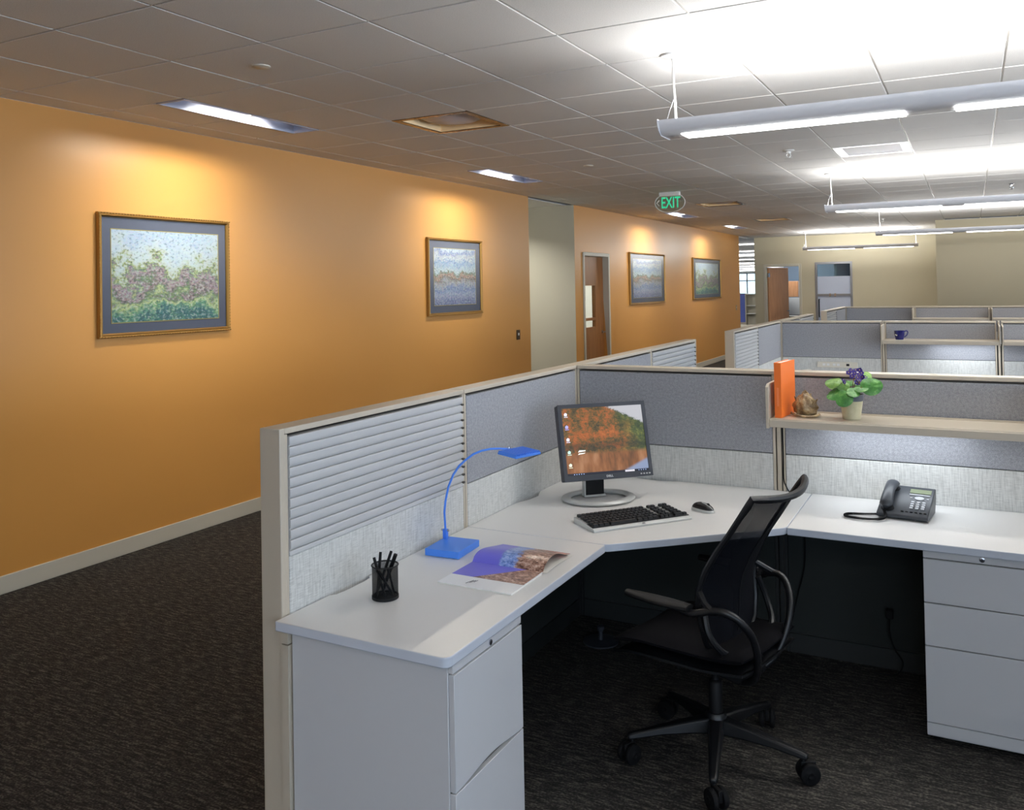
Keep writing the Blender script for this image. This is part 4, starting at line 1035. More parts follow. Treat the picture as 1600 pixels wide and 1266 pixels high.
# ---------------------------------------------------------------- keyboard and mouse
t = thing('keyboard', 'black keyboard with a silver edge in front of the monitor', 'keyboard', (-1.241, 3.343, TZ), math.radians(50.5))
kw, kd = .226, .088
prof = [(-kd, 0), (kd, 0), (kd, .022), (-kd+.012, .014), (-kd, .008)]
MB().prism(prof, -kw, kw, lambda a, b, c: (c, a, b)).build('case', MT['silver'], t, local=True, bevel=.002)
MB().box(-kw+.004, kw-.004, -kd+.016, kd-.003, .012, .017).build('key_bed', MT['black'], t, local=True)
mb = MB(); rows = 6
for r_ in range(rows):
    y = -kd+.030+r_*.0255+(.006 if r_ == 5 else 0); zb = .0155+(y+kd)*.045
    xs_ = -kw+.012; cols = []
    while xs_ < kw-.02:
        if not (.088 < xs_ < .094 or .150 < xs_ < .156): cols.append((xs_, .0165))
        xs_ += .0192
    if r_ == 0: cols = [(-kw+.012+i*.024, .021) for i in range(3)]+[(-kw+.088, .118)]+[(-kw+.212+i*.024, .021) for i in range(4)]+[(-kw+.318+i*.0192, .0165) for i in range(3)]+[(-kw+.386, .036), (-kw+.426, .0165)]
    for x, w in cols:
        h = .0095; a = .0015
        vs = [(x, y-.009, zb), (x+w, y-.009, zb), (x+w, y+.009, zb), (x, y+.009, zb), (x+a, y-.0065, zb+h), (x+w-a, y-.0065, zb+h), (x+w-a, y+.007, zb+h), (x+a, y+.007, zb+h)]
        mb.add(vs, [(4, 5, 6, 7), (0, 1, 5, 4), (1, 2, 6, 5), (2, 3, 7, 6), (3, 0, 4, 7)])
mb.build('keys', MT['key'], t, local=True)['kind'] = 'stuff'
mb = MB()
for k in range(5): mb.lathe([(.006, 0), (.006, .004), (.001, .005)], (.02+k*.02, kd-.004, .021), 10)
mb.build('media_buttons', MT['silver'], t, local=True)
MB().box(-.006, .006, -kd-.0004, -kd+.006, .009, .0135).build('badge', MT['chrome'], t, local=True)

t = thing('mouse', 'black and silver computer mouse right of the keyboard', 'mouse', (-1.025, 3.608, TZ), math.radians(-20))
def mouse_shell(s, z0, zs):
    vs = []; fs = []; n = 20; m = 7
    for i in range(m+1):
        tt = i/m*PI/2
        for k in range(n):
            a = 2*PI*k/n; x = .056*s*math.cos(tt)*math.cos(a); w = .031+.004*math.cos(a*2); y = w*s*math.cos(tt)*math.sin(a)
            vs.append((x, y, z0+zs*math.sin(tt)*(1-.12*math.cos(a)*math.cos(tt))))
    for i in range(m):
        for k in range(n): fs.append((i*n+k, i*n+(k+1) % n, (i+1)*n+(k+1) % n, (i+1)*n+k))
    fs.append(tuple(range(n-1, -1, -1)))
    return MB().add(vs, fs, True)
mouse_shell(1.0, .001, .030).build('base_shell', MT['silver'], t, local=True)
mouse_shell(.93, .009, .028).build('top_shell', MT['blackm'], t, local=True)
MB().tube([(.05, -.0, .014), (.04, -.004, .0245), (.02, -.006, .034), (0, -.006, .0375)], .0035, 8, flat=.6).build('centre_strip', MT['silver'], t, local=True)
MB().lathe([(.001, -.003), (.008, -.003), (.008, .003), (.001, .003)], (.028, -.003, .0305), 12, axis='y').build('scroll_wheel', MT['rubber'], t, local=True)

# ---------------------------------------------------------------- desk lamp
t = thing('desk_lamp', 'cobalt blue arched desk lamp on a square base', 'lamp', (-1.70, 2.69, TZ))
a = math.radians(4); ax = Vector((math.cos(a), math.sin(a), 0)); ay = Vector((-math.sin(a), math.cos(a), 0))
MB().obox((-1.70, 2.69, TZ+.0135), ax*.069, ay*.083, Vector((0, 0, .0125))).build('base', MT['blue'], t, bevel=.002)
MB().obox((-1.70, 2.69, TZ+.0005), ax*.06, ay*.075, Vector((0, 0, .0006))).build('base_pad', MT['rubber'], t)
S0 = Vector((-1.757, 2.733, TZ+.026)); an = math.radians(50); D = Vector((math.cos(an), math.sin(an), 0))
mb = MB(); mb.tube([S0, S0+Vector((0, 0, .035))], .0065, 10); mb.obox(S0+Vector((.006, 0, .02)), (.002, 0, 0), (0, .007, 0), (0, 0, .018)); mb.obox(S0+Vector((-.006, 0, .02)), (.002, 0, 0), (0, .007, 0), (0, 0, .018))
mb.build('hinge', MT['blue'], t, bevel=.0008)
MB().tube([S0+Vector((-.018, 0, .033)), S0+Vector((.016, 0, .033))], .004, 10).build('thumb_screw', MT['chrome'], t, label='chrome thumb screw')
arc = [(0, .80), (-.003, .864), (.002, .905), (.014, .955), (.034, .999), (.058, 1.030), (.084, 1.050), (.115, 1.069), (.148, 1.079), (.185, 1.083), (.222, 1.081), (.262, 1.076)]
MB().tube([Vector((S0.x, S0.y, 0))+D*r_+Vector((0, 0, z)) for r_, z in arc], .0042, 10).build('arm', MT['blue'], t)
hd = Vector((S0.x, S0.y, 0))+D*.262+Vector((0, 0, 1.076))
MB().lathe([(.006, -.008), (.007, 0), (.006, .008)], tuple(hd), 12).build('swivel', MT['chrome'], t, label='small chrome swivel')
HD = Vector((math.cos(math.radians(-20)), math.sin(math.radians(-20)), -.04)).normalized(); HW = Vector((-HD.y, HD.x, 0)).normalized(); HN = HD.cross(HW)
hc = hd+HD*.058+Vector((0, 0, -.006))
head = MB().obox(hc, HD*.052, HW*.064, HN*.0045).build('lamp_head', MT['blue'], t, bevel=.0015)
mb = MB()
for k in range(14): mb.obox(hc+HW*(-.0598+k*.0092)+HN*.0065, HD*.050, HW*.0016, HN*.0035)
mb.build('cooling_fins', MT['blue'], head)
MB().obox(hc-HN*.0055, HD*.044, HW*.056, HN*.001).build('diffuser', MT['plast'], head)

# ---------------------------------------------------------------- magazine
t = thing('magazine', 'open brochure with violet pages and building photographs on the left worktop', 'magazine', (-1.56, 2.377, TZ))
yf = 2.602
MB().box(-1.561, -1.289, 2.377, yf-.01, TZ+.0003, TZ+.0042).build('page_block', MT['paper'], t)
def sheet(name, y0, y1, hf, mat, zoff=0, x0=-1.562, x1=-1.288, skew=0):
    n = 18; mb = MB(); vs = []; fs = []
    for i in range(n+1):
        s_ = i/n
        for j in range(9):
            u = j/8; y = y0+(y1-y0)*s_+skew*u
            vs.append((x0+(x1-x0)*u, y, TZ+hf(s_, u)+zoff))
    for i in range(n):
        for j in range(8): fs.append((i*9+j, i*9+j+1, (i+1)*9+j+1, (i+1)*9+j))
    mb.add(vs, fs, True)
    nv = [(v[0], v[1], v[2]-.0012) for v in vs]; mb.add(nv, fs, True)
    rim = [j for j in range(9)]+[i*9+8 for i in range(1, n+1)]+[n*9+j for j in range(7, -1, -1)]+[i*9 for i in range(n-1, 0, -1)]
    m = len(vs); mb.add(vs+nv, [(rim[k], rim[(k+1) % len(rim)], m+rim[(k+1) % len(rim)], m+rim[k]) for k in range(len(rim))])
    return mb.build(name, mat, t)
sheet('lower_page', 2.376, yf, lambda s_, u: .0058+.004*max(0, s_-.75)*u, MT['lower'])
sheet('upper_page', yf-.002, 2.822, lambda s_, u: .006+.026*math.sin(PI*min(1, s_*.98))**.7*math.exp(-2.4*s_)*2.1+.004*math.sin(PI*s_)+.012*u*math.sin(PI*s_)**2, MT['upper'])
sheet('under_page', yf+.004, 2.815, lambda s_, u: .0035+.010*math.sin(PI*s_)*math.exp(-2*s_), MT['paper'], x0=-1.552, x1=-1.276)
mb = MB()
for k, (w, o_) in enumerate(((.035, 0), (.027, .009), (.018, .018))): mb.obox((-1.462+o_*.9, 2.415+.006*k, TZ+.0075), (w*.15, w*.5, 0), (.0011, -.0003, 0), (0, 0, .0002))
mb.build('printed_text', MT['ink'], t)

# ---------------------------------------------------------------- pen cup and pens
cxp, cyp = -1.637, 2.194
t = thing('pen_cup', 'black wire mesh pen cup on the left worktop', 'cup', (cxp, cyp, TZ))
MB().lathe([(.0405, .004), (.0405, .103)], (cxp, cyp, TZ), 32)
n = 32; mb = MB(); vs = [(cxp+.0405*math.cos(2*PI*k/n), cyp+.0405*math.sin(2*PI*k/n), TZ+h) for h in (.004, .102) for k in range(n)]
mb.add(vs, [(k, (k+1) % n, n+(k+1) % n, n+k) for k in range(n)], True); mb.build('mesh_wall', MT['cupmesh'], t)
MB().tube([(cxp+.041*math.cos(2*PI*k/n), cyp+.041*math.sin(2*PI*k/n), TZ+.103) for k in range(n)], .0024, 8, closed=True).build('rim', MT['black'], t)
MB().lathe([(.001, .001), (.042, .001), (.042, .010), (.039, .010), (.039, .004), (.001, .004)], (cxp, cyp, TZ), n).build('base', MT['black'], t)
pens = [((-.024, -.010), (.020, .008), .140, 'black pen leaning left in the wire cup, farthest left'),
        ((-.012, .012), (.006, -.016), .148, 'upright black pen in the wire cup, second from the left'),
        ((.004, .020), (-.012, -.020), .150, 'tallest black pen in the wire cup, leaning slightly right'),
        ((.028, .012), (-.022, -.014), .146, 'thick black marker leaning right in the wire cup'),
        ((.014, -.012), (-.010, .018), .116, 'short black pen deep in the middle of the wire cup'),
        ((.020, -.018), (-.016, .010), .112, 'short black pen at the front of the wire cup')]
for k, (tp, bt, L_, lb) in enumerate(pens):
    a_ = (3.6, 2.6, 1.55, .75, 5.6, 4.6)[k]; a2 = a_+1.75
    A = Vector((cxp+.030*math.cos(a2), cyp+.030*math.sin(a2), TZ+.011)); B = Vector((cxp+.034*math.cos(a_), cyp+.034*math.sin(a_), TZ+L_-.014)); r_ = .0058 if k == 3 else .0042
    d_ = (B-A)
    p = thing('pen', lb, 'pen', tuple(A), 0, 'black pens in the wire cup')
    MB().tube([A, A+d_*.06, A+d_*.62], [r_*.3, r_, r_], 8).build('barrel', MT['blackm'], p)
    MB().tube([A+d_*.62, A+d_*.63, A+d_], [r_, r_*1.15, r_*1.1], 8).build('cap', MT['black'], p)

# ---------------------------------------------------------------- telephone
t = thing('telephone', 'charcoal desk telephone with display and keypad on the right worktop', 'telephone', (-.255, 3.885, TZ), math.radians(-7))
pw, pd = .096, .10
s0 = .024; s1 = .098; sl = (s1-s0)/(2*pd)
def fz(y): return s0+(y+pd)*sl
prof = [(-pd+.012, .004), (pd-.03, .004), (pd, .06), (pd, s1-.004), (pd-.006, s1), (-pd+.004, s0), (-pd, s0-.006), (-pd, s0-.016)]
MB().prism(prof, -pw, pw, lambda a, b, c: (c, a, b)).build('body', MT['phone'], t, local=True, bevel=.005, seg=3)
nrm = Vector((0, -sl, 1)).normalized(); al = Vector((0, 1, sl)).normalized()
def on(x, y, h=0): return Vector((x, y, fz(y)))+nrm*h
def plate(name, x, y, w, l, h, mat, b=.001): return MB().obox(on(x, y, h*.5), (w/2, 0, 0), al*(l/2), nrm*(h/2+.0004)).build(name, mat, t, local=True, bevel=b)
plate('display', .045, .063, .080, .030, .003, MT['lcd']); plate('soft_keys', .045, .038, .078, .006, .004, MT['keyw'])
mb = MB(); vs = [on(.047+.018*math.cos(2*PI*k/20), .016+.011*math.sin(2*PI*k/20), h) for h in (0, .004) for k in range(20)]
mb.add(vs, [(k, (k+1) % 20, 20+(k+1) % 20, 20+k) for k in range(20)]+[tuple(range(20, 40))]); mb.build('navigation_key', MT['keyw'], t, local=True)
for x in (.016, .078): plate('small_key', x, .016, .009, .006, .003, MT['keyw'])
for i in range(4):
    for j in range(3): plate('key', .027+j*.021, -.012-i*.0135, .0125, .0085, .004, MT['keyw'])
for j in range(6): plate('feature_key', -.002+j*.017, -.078, .010, .005, .003, MT['black'])
# handset over two ear wells
for y in (-.066, .070):
    mb = MB(); vs = [on(-.06+.026*math.cos(2*PI*k/18), y+.020*math.sin(2*PI*k/18), h) for h in (.0, .002) for k in range(18)]
    mb.add(vs, [(k, (k+1) % 18, 18+(k+1) % 18, 18+k) for k in range(18)]+[tuple(range(18, 36))]); mb.build('cradle', MT['black'], t, local=True)
pts = []; rs = []
for k in range(15):
    s_ = k/14; y = -.083+.172*s_; h = .017+.020*math.sin(PI*s_); pts.append(on(-.062, y, h)); rs.append(.022+.004*abs(math.cos(PI*s_))**2)
rs[0] = .012; rs[-1] = .012
hs = MB().tube(pts, rs, 14, flat=.62).build('handset', MT['phone'], t, local=True)
def coil(path, r_, turns, wr, npt=10):
    out = []; path = [Vector(p) for p in path]; seg = len(path)-1; N_ = turns*npt
    for i in range(N_+1):
        s_ = i/N_*seg; k = min(int(s_), seg-1); f_ = s_-k; p = path[k].lerp(path[k+1], f_); d_ = (path[k+1]-path[k]).normalized()
        u = d_.cross(Vector((0, 0, 1))).normalized(); w = d_.cross(u); a_ = 2*PI*i/npt
        out.append(p+r_*(math.cos(a_)*u+math.sin(a_)*w))
    return out
def smooth_path(P, n=8):
    P = [Vector(p) for p in P]; out = []
    for i in range(len(P)-1):
        p0 = P[max(i-1, 0)]; p1 = P[i]; p2 = P[i+1]; p3 = P[min(i+2, len(P)-1)]
        for k in range(n):
            s_ = k/n; out.append(.5*((2*p1)+(-p0+p2)*s_+(2*p0-5*p1+4*p2-p3)*s_*s_+(-p0+3*p1-3*p2+p3)*s_**3))
    out.append(P[-1]); return out
cpth = smooth_path([(-.335, 3.815, TZ+.030), (-.325, 3.765, TZ+.014), (-.355, 3.735, TZ+.008), (-.42, 3.728, TZ+.0075), (-.462, 3.735, TZ+.0075), (-.478, 3.758, TZ+.0075), (-.462, 3.785, TZ+.0075), (-.41, 3.80, TZ+.0075), (-.352, 3.818, TZ+.009)], 6)
# the coiled cord, a part of the telephone
loc = t.matrix_basis.inverted() if False else (Matrix.Translation(t.location) @ Matrix.Rotation(t.rotation_euler.z, 4, 'Z')).inverted()
cpl = [loc @ p for p in cpth]
MB().tube(coil(cpl, .0042, 110, .0018, 8), .0017, 5).build('coiled_cord', MT['rubber'], t, local=True)

# ---------------------------------------------------------------- things on the near shelf
SZ = 1.1135
t = thing('book', 'orange hardback book standing at the left end of the near shelf', 'book', (-.765, 3.845, SZ), math.radians(-6))
bw, bd, bh = .030, .205, .238
mb = MB(); mb.box(0, .0025, 0, bd, 0, bh); mb.box(bw-.0025, bw, 0, bd, 0, bh); mb.box(0, bw, -.0025, 0, 0, bh)
mb.build('cover', MT['orangeb'], t, local=True, bevel=.0006)
MB().box(.0026, bw-.0026, .0005, bd-.004, .003, bh-.003).build('pages', MT['paper'], t, local=True)
mb = MB(); mb.box(bw*.35, bw*.65, -.0032, -.0026, .05, .13); mb.build('spine_title', simple('pale_orange_foil', (250, 140, 84), .5), t, local=True)

shx, shy = -.652, 3.935
t = thing('shell', 'spiky brown seashell between the orange book and the potted violet', 'shell', (shx, shy, SZ))
vs = []; fs = []; n = 40; m = 22
for i in range(m+1):
    th = PI*i/m
    for k in range(n):
        a = 2*PI*k/n; r_ = 1+.05*math.sin(9*a+2*th)*math.sin(th)+.05*math.sin(5*th*2+a*3)
        knob = max(0, math.sin(5.0*a+1.2*th))**6*max(0, math.sin(th*2.5))**2*.26
        r_ += knob
        x = .053*r_*math.sin(th)*math.cos(a); y = .046*r_*math.sin(th)*math.sin(a); z = -.055*r_*math.cos(th)
        if z > 0: x *= 1-.35*(z/.055); y *= 1-.25*(z/.055)
        vs.append((shx+x, shy+y, SZ+max(.0015, .045+z*(1.02 if z > 0 else .8))))
for i in range(m):
    for k in range(n): fs.append((i*n+k, i*n+(k+1) % n, (i+1)*n+(k+1) % n, (i+1)*n+k))
MB().add(vs, fs, True).build('whorl', MT['shell'], t)
mb = MB().tube(smooth_path([(shx-.056, shy-.02, SZ+.014), (shx-.03, shy-.05, SZ+.010), (shx+.01, shy-.056, SZ+.006), (shx+.045, shy-.042, SZ+.007), (shx+.058, shy-.012, SZ+.012)], 5), .0055, 8)
mb.build('lip', MT['shell'], t)
mb = MB()
for (dx, dy, dz, hx) in ((-.01, -.005, .098, 0), (.018, 0, .092, .006), (-.034, -.01, .078, -.01), (.04, -.006, .07, .012), (0, .02, .095, 0), (.03, -.03, .06, .01), (-.018, -.035, .075, -.004)):
    mb.tube([(shx+dx*.8, shy+dy*.8, SZ+dz-.022), (shx+dx+hx, shy+dy, SZ+dz+.008)], [.010, .002], 7)
mb.build('spines', MT['shell'], t)

px_, py_ = -.462, 3.925
t = thing('potted_plant', 'african violet with deep violet blooms in a cream pot on the near shelf', 'plant', (px_, py_, SZ))
MB().lathe([(.001, 0), (.034, 0), (.036, .003), (.0465, .078), (.0445, .079), (.034, .008), (.001, .006)], (px_, py_, SZ), 30).build('pot', MT['cream'], t)
MB().lathe([(.043, .076), (.049, .080), (.0505, .104), (.048, .106), (.046, .10), (.042, .078)], (px_, py_, SZ), 30).build('inner_pot', MT['potrim'], t, label='grey plastic rim of the inner pot')
MB().lathe([(.001, .094), (.044, .092)], (px_, py_, SZ), 20).build('soil', MT['soil'], t)
CAMV = Vector((.116, -.987, .114))
def leaf(x, y, z, r_, nrm_, mat, lng=1.12):
    """rounded, slightly cupped and scalloped leaf on a stalk"""
    c0 = Vector((x, y, z)); core = Vector((px_, py_, SZ+.10)); nn = Vector(nrm_).normalized()
    X = (c0-core); X = (X-nn*X.dot(nn)).normalized(); Y = nn.cross(X); mb = MB(); n = 24; rings = [0, .35, .7, 1]
    for sgn in (1, -1):
        vs = []; fs = []
        for q in rings:
            for k in range(n):
                a = 2*PI*k/n; rr = r_*q*(1+.035*math.sin(12*a)*q)
                lx = rr*math.cos(a)*lng; ly = rr*math.sin(a)*(1-.12*math.cos(a))
                lz = -.16*r_*q*q+.10*r_*math.cos(2*a)*q-.07*r_*math.exp(-(ly/(.14*r_))**2)+.03*r_*math.sin(8*lx/r_)*q+.0006*sgn
                vs.append(c0+X*lx+Y*ly+nn*lz)
        for i in range(len(rings)-1):
            for k in range(n): fs.append((i*n+k, i*n+(k+1) % n, (i+1)*n+(k+1) % n, (i+1)*n+k))
        mb.add(vs, fs, True)
    lo = mb.build('leaf', mat, t)
    tip = c0-X*r_*lng*.9-nn*.003; base = Vector((px_+random.uniform(-.01, .01), py_+random.uniform(-.01, .01), SZ+.095))
    MB().tube([base, base.lerp(tip, .5)+Vector((0, 0, .006)), tip], .0022, 6).build('leaf_stalk', MT['stem'], lo)
UPV = Vector((0, 0, 1)); RV = Vector((1, 0, 0))
for (x, y, z, r_, kc, ku, kr, m_) in (
        (-.376, 3.885, 1.262, .040, .95, .45, .1, 'leaf'), (-.416, 3.875, 1.253, .026, .5, .9, -.1, 'leaf'),
        (-.530, 3.89, 1.272, .031, .6, .75, -.3, 'leafl'), (-.521, 3.865, 1.226, .033, .7, .7, -.35, 'leaf'),
        (-.481, 3.845, 1.208, .034, .9, .35, 0, 'leaf'), (-.490, 3.885, 1.260, .026, .8, .4, .2, 'leafl'),
        (-.405, 3.96, 1.300, .026, .4, .8, .3, 'leafl'), (-.527, 3.95, 1.252, .030, .3, .95, -.2, 'leafl'),
        (-.47, 3.97, 1.262, .034, .2, 1, 0, 'leaf'), (-.445, 3.86, 1.236, .027, .6, .8, .1, 'leaf')):
    leaf(x, y, z, r_, CAMV*kc+UPV*ku+RV*kr, MT[m_])
RX, RY = .883, .47      # picture-right direction in the floor plane
def blossom(x, y, z, r_, tx, tz):
    mb = MB(); R = Matrix.Rotation(tz, 3, 'Z') @ Matrix.Rotation(tx, 3, 'X')
    for k in range(5):
        a = 2*PI*k/5; vs = [Vector((x, y, z))]
        for j in range(7):
            b = PI*2*j/7; vs.append(Vector((x, y, z))+R @ Vector((r_*.55*math.cos(a)+r_*.48*math.cos(b), r_*.55*math.sin(a)+r_*.48*math.sin(b), .0015*math.sin(3*b)+r_*.15)))
        mb.add(vs, [tuple(range(1, 8))]+[(0, 1+j, 1+(j+1) % 7) for j in range(7)])
    f_ = mb.build('blossom', MT['petal'], t)
    c0 = Vector((x, y, z))+R @ Vector((0, 0, r_*.3)); MB().ball(tuple(c0), r_*.17, 6, 4).build('stamen', MT['stamen'], f_)
fl = [(0, 0, .195), (.018, -.01, .190), (-.014, -.012, .182), (.006, -.024, .176), (.030, -.012, .178), (-.022, .004, .196), (.012, .012, .205), (.032, .004, .194), (.02, -.026, .162), (-.004, -.028, .158), (.008, -.03, .144), (.044, -.004, .176), (.04, .006, .162), (-.01, .01, .205), (.024, .0, .207), (-.056, -.02, .168), (-.050, -.018, .158)]
for i, (dr, dd, dz) in enumerate(fl):
    x = px_+.014+dr*RX-dd*.47; y = py_+dr*RY+dd*.883
    blossom(x, y, SZ+dz, .0115 if i < 15 else .008, random.uniform(.7, 1.3), random.uniform(-.5, .9))
mb = MB()
for e in ((.01, -.01, .18), (.03, -.005, .17), (-.05, -.018, .155), (.0, .0, .18), (.02, .004, .19), (-.03, 0, .14)):
    x = px_+.014+e[0]*RX-e[1]*.47; y = py_+e[0]*RY+e[1]*.883
    mb.tube([(px_+.003, py_, SZ+.094), ((px_+x)/2, (py_+y)/2, SZ+e[2]*.8), (x, y, SZ+e[2])], .0016, 6)
mb.build('flower_stalks', MT['stem'], t)

# mug on the second shelf
mx_, my_ = -.642, Y2+YP-.15
t = thing('mug', 'cobalt blue mug with a small white mark on the second shelf', 'mug', (mx_, my_, SZ))
MB().lathe([(.001, 0), (.036, 0), (.040, .01), (.047, .05), (.05, .088), (.0475, .088), (.044, .05), (.036, .012), (.001, .010)], (mx_, my_, SZ), 28).build('body', MT['bluem'], t)
hx = Vector((.883, .47, 0))
MB().tube(smooth_path([Vector((mx_, my_, SZ))+hx*r_+Vector((0, 0, z)) for r_, z in ((.046, .074), (.066, .085), (.084, .075), (.078, .050), (.060, .030), (.043, .022))], 5), .0052, 8).build('handle', MT['bluem'], t)
mb = MB(); vs = []
for i in range(6):
    for z in (.040, .052):
        a = -PI/2-.9+i*.11; vs.append((mx_+.0482*math.cos(a), my_+.0482*math.sin(a), SZ+z+.004*math.sin(i*1.3)))
mb.add(vs, [(2*i, 2*i+2, 2*i+3, 2*i+1) for i in range(5)]); mb.build('white_mark', MT['paper'], t)

# ---------------------------------------------------------------- task chair
TH = math.radians(166)
t = thing('task_chair', 'black mesh-backed swivel task chair drawn up to the corner worktop', 'chair', (-.845, 3.085, 0), TH)
# local frame: +x forward, +y to the sitter's left (towards the camera), z up
def P_(f_, s_, z): return Vector((f_, -s_, z))      # s measured to the far side
# base star
for k in range(5):
    a = math.radians(211+72*k)-TH; d_ = Vector((math.cos(a), math.sin(a), 0)); e_ = Vector((-d_.y, d_.x, 0))
    mb = MB(); secs = []
    for s_, w, z0, z1 in ((.02, .030, .095, .150), (.10, .026, .098, .140), (.20, .021, .094, .122), (.30, .016, .082, .104), (.322, .013, .080, .098)):
        secs.append([d_*s_-e_*w+Vector((0, 0, z0)), d_*s_+e_*w+Vector((0, 0, z0)), d_*s_+e_*w*.75+Vector((0, 0, z1)), d_*s_-e_*w*.75+Vector((0, 0, z1))])
    vs = [v for s_ in secs for v in s_]; fs = [(0, 1, 2, 3), tuple(4*(len(secs)-1)+i for i in (3, 2, 1, 0))]
    for i in range(len(secs)-1):
        for q in range(4): fs.append((4*i+q, 4*i+(q+1) % 4, 4*i+4+(q+1) % 4, 4*i+4+q))
    leg = mb.add(vs, fs).build('leg', MT['blackm'], t, local=True, bevel=.006)
    c0 = d_*.305; rot = a+.6
    ud = Vector((math.cos(rot), math.sin(rot), 0)); vd = Vector((-ud.y, ud.x, 0))
    mb = MB(); mb.tube([c0+Vector((0, 0, .085)), c0+Vector((0, 0, .055))], .007, 8)
    fk = c0+ud*.016
    mb.obox(fk+Vector((0, 0, .052)), ud*.026, vd*.007, Vector((0, 0, .020)))
    hous = mb.build('caster', MT['black'], leg, local=True, bevel=.002)
    for sg in (-1, 1):
        w = MB(); cc = fk+vd*sg*.019+Vector((0, 0, .036)); n = 22; vs = []; fs = []
        pr = [(.001, -.011), (.010, -.013), (.014, -.010), (.026, -.0105), (.033, -.009), (.036, -.004), (.036, .005), (.033, .009), (.001, .010)]
        for r_, h in pr:
            for q in range(n):
                b = 2*PI*q/n; vs.append(cc+vd*h*sg*-1+ud*r_*math.cos(b)+Vector((0, 0, r_*math.sin(b))))
        for i in range(len(pr)-1):
            for q in range(n): fs.append((i*n+q, i*n+(q+1) % n, (i+1)*n+(q+1) % n, (i+1)*n+q))
        w.add(vs, fs, True).build('wheel', MT['rubber'], leg, local=True)
MB().lathe([(.001, .085), (.034, .085), (.040, .10), (.038, .155), (.031, .165), (.001, .166)], (0, 0, 0), 24).build('hub', MT['blackm'], t, local=True)
MB().lathe([(.025, .16), (.025, .27), (.022, .275), (.014, .28), (.014, .375)], (0, 0, 0), 20).build('gas_column', MT['black'], t, local=True)
mb = MB(); mb.prism([(-.17, .335), (-.12, .31), (.06, .335), (.10, .375), (.10, .39), (-.17, .385)], -.06, .06, lambda a, b, c: (a, c, b))
mb.build('tilt_mechanism', MT['black'], t, local=True, bevel=.012)
# seat
def seat_surface(z_top, thick, grow=0):
    nu, nv = 22, 20; vs = []; fs = []
    def pt(u, v, top):
        f_ = -.21+.50*u; hw = (.235-.035*(1-u)**2-.02*max(0, u-.8)/.2)*1
        s_ = (v*2-1); ss = s_*hw
        edge = max(abs(s_)**4, (2*abs(u-.5))**6)
        z = z_top-.022*abs(s_)**2.5*0+(.012*abs(s_)**2)-.030*max(0, (u-.72)/.28)**2+.012*max(0, (.25-u)/.25)
        if top: z -= .018*edge**2
        else: z = z-thick*(1-.55*edge)
        return (f_+0, ss, z)
    for top in (1, 0):
        for i in range(nu+1):
            for j in range(nv+1): vs.append(pt(i/nu, j/nv, top))
    N1 = (nu+1)*(nv+1)
    for i in range(nu):
        for j in range(nv):
            a = i*(nv+1)+j; fs.append((a, a+nv+1, a+nv+2, a+1)); fs.append((N1+a, N1+a+1, N1+a+nv+2, N1+a+nv+1))
    rim = [j for j in range(nv+1)]+[i*(nv+1)+nv for i in range(1, nu+1)]+[nu*(nv+1)+j for j in range(nv-1, -1, -1)]+[i*(nv+1) for i in range(nu-1, 0, -1)]
    for k in range(len(rim)):
        a, b = rim[k], rim[(k+1) % len(rim)]; fs.append((a, b, N1+b, N1+a))
    return MB().add(vs, fs, True)
seat_surface(.455, .055).build('seat', MT['seat'], t, local=True)
seat_surface(.402, .02).build('seat_shell', MT['blackm'], t, local=True)
# backrest: rim curve (f, halfwidth, z)
prof_b = [(-.075, .130, .440), (-.070, .175, .475), (-.064, .195, .54), (-.055, .205, .62), (-.062, .206, .67), (-.088, .204, .735), (-.125, .199, .80), (-.170, .194, .865), (-.212, .192, .93), (-.245, .196, .975), (-.262, .203, 1.0)]
def bz(s_, i):
    f_, w, z = prof_b[i]; curve = .05*(1-s_*s_)*(.3+.7*min(1, (z-.44)/.2))
    top = -.016*(1-s_*s_) if i == len(prof_b)-1 else 0
    return P_(f_-curve*1.0, s_*w, z+top)
mb = MB(); nv = 14; vs = []; fs = []
for i in range(len(prof_b)):
    for j in range(nv+1): vs.append(bz(-1+2*j/nv, i))
for i in range(len(prof_b)-1):
    for j in range(nv): fs.append((i*(nv+1)+j, i*(nv+1)+j+1, (i+1)*(nv+1)+j+1, (i+1)*(nv+1)+j))
back = mb.add(vs, fs, True).build('backrest_mesh', MT['mesh'], t, local=True)
nb = len(prof_b)
rimp = [bz(-1, i) for i in range(nb)]+[bz(-1+2*j/nv, nb-1) for j in range(1, nv)]+[bz(1, i) for i in range(nb-1, -1, -1)]+[bz(1-2*j/nv, 0) for j in range(1, nv)]
rimp = rimp
rr = [.0105 if p.z < .97 else .013 for p in rimp]
MB().tube(rimp, rr, 8, closed=True).build('backrest_frame', MT['blackm'], t, local=True)
seam_ = [bz(.02, i)+Vector((-.002, 0, 0)) for i in range(nb-1, 0, -1)]
MB().tube(seam_, .0018, 6).build('centre_seam', MT['black'], back, local=True)
# lower back support bow
bow = smooth_path([P_(-.075, -.20, .61), P_(-.10, -.215, .53), P_(-.135, -.18, .465), P_(-.15, -.09, .435), P_(-.155, 0, .43), P_(-.15, .09, .435), P_(-.135, .18, .465), P_(-.10, .215, .53), P_(-.075, .20, .61)], 5)
MB().tube(bow, .011, 8).build('support_bow', MT['blackm'], t, local=True)
# back pivot plates and spine
mb = MB(); mb.tube([P_(-.155, 0, .43), P_(-.17, 0, .39), P_(-.14, 0, .35), P_(-.08, 0, .345)], [.02, .024, .026, .024], 10); mb.build('spine', MT['black'], t, local=True)
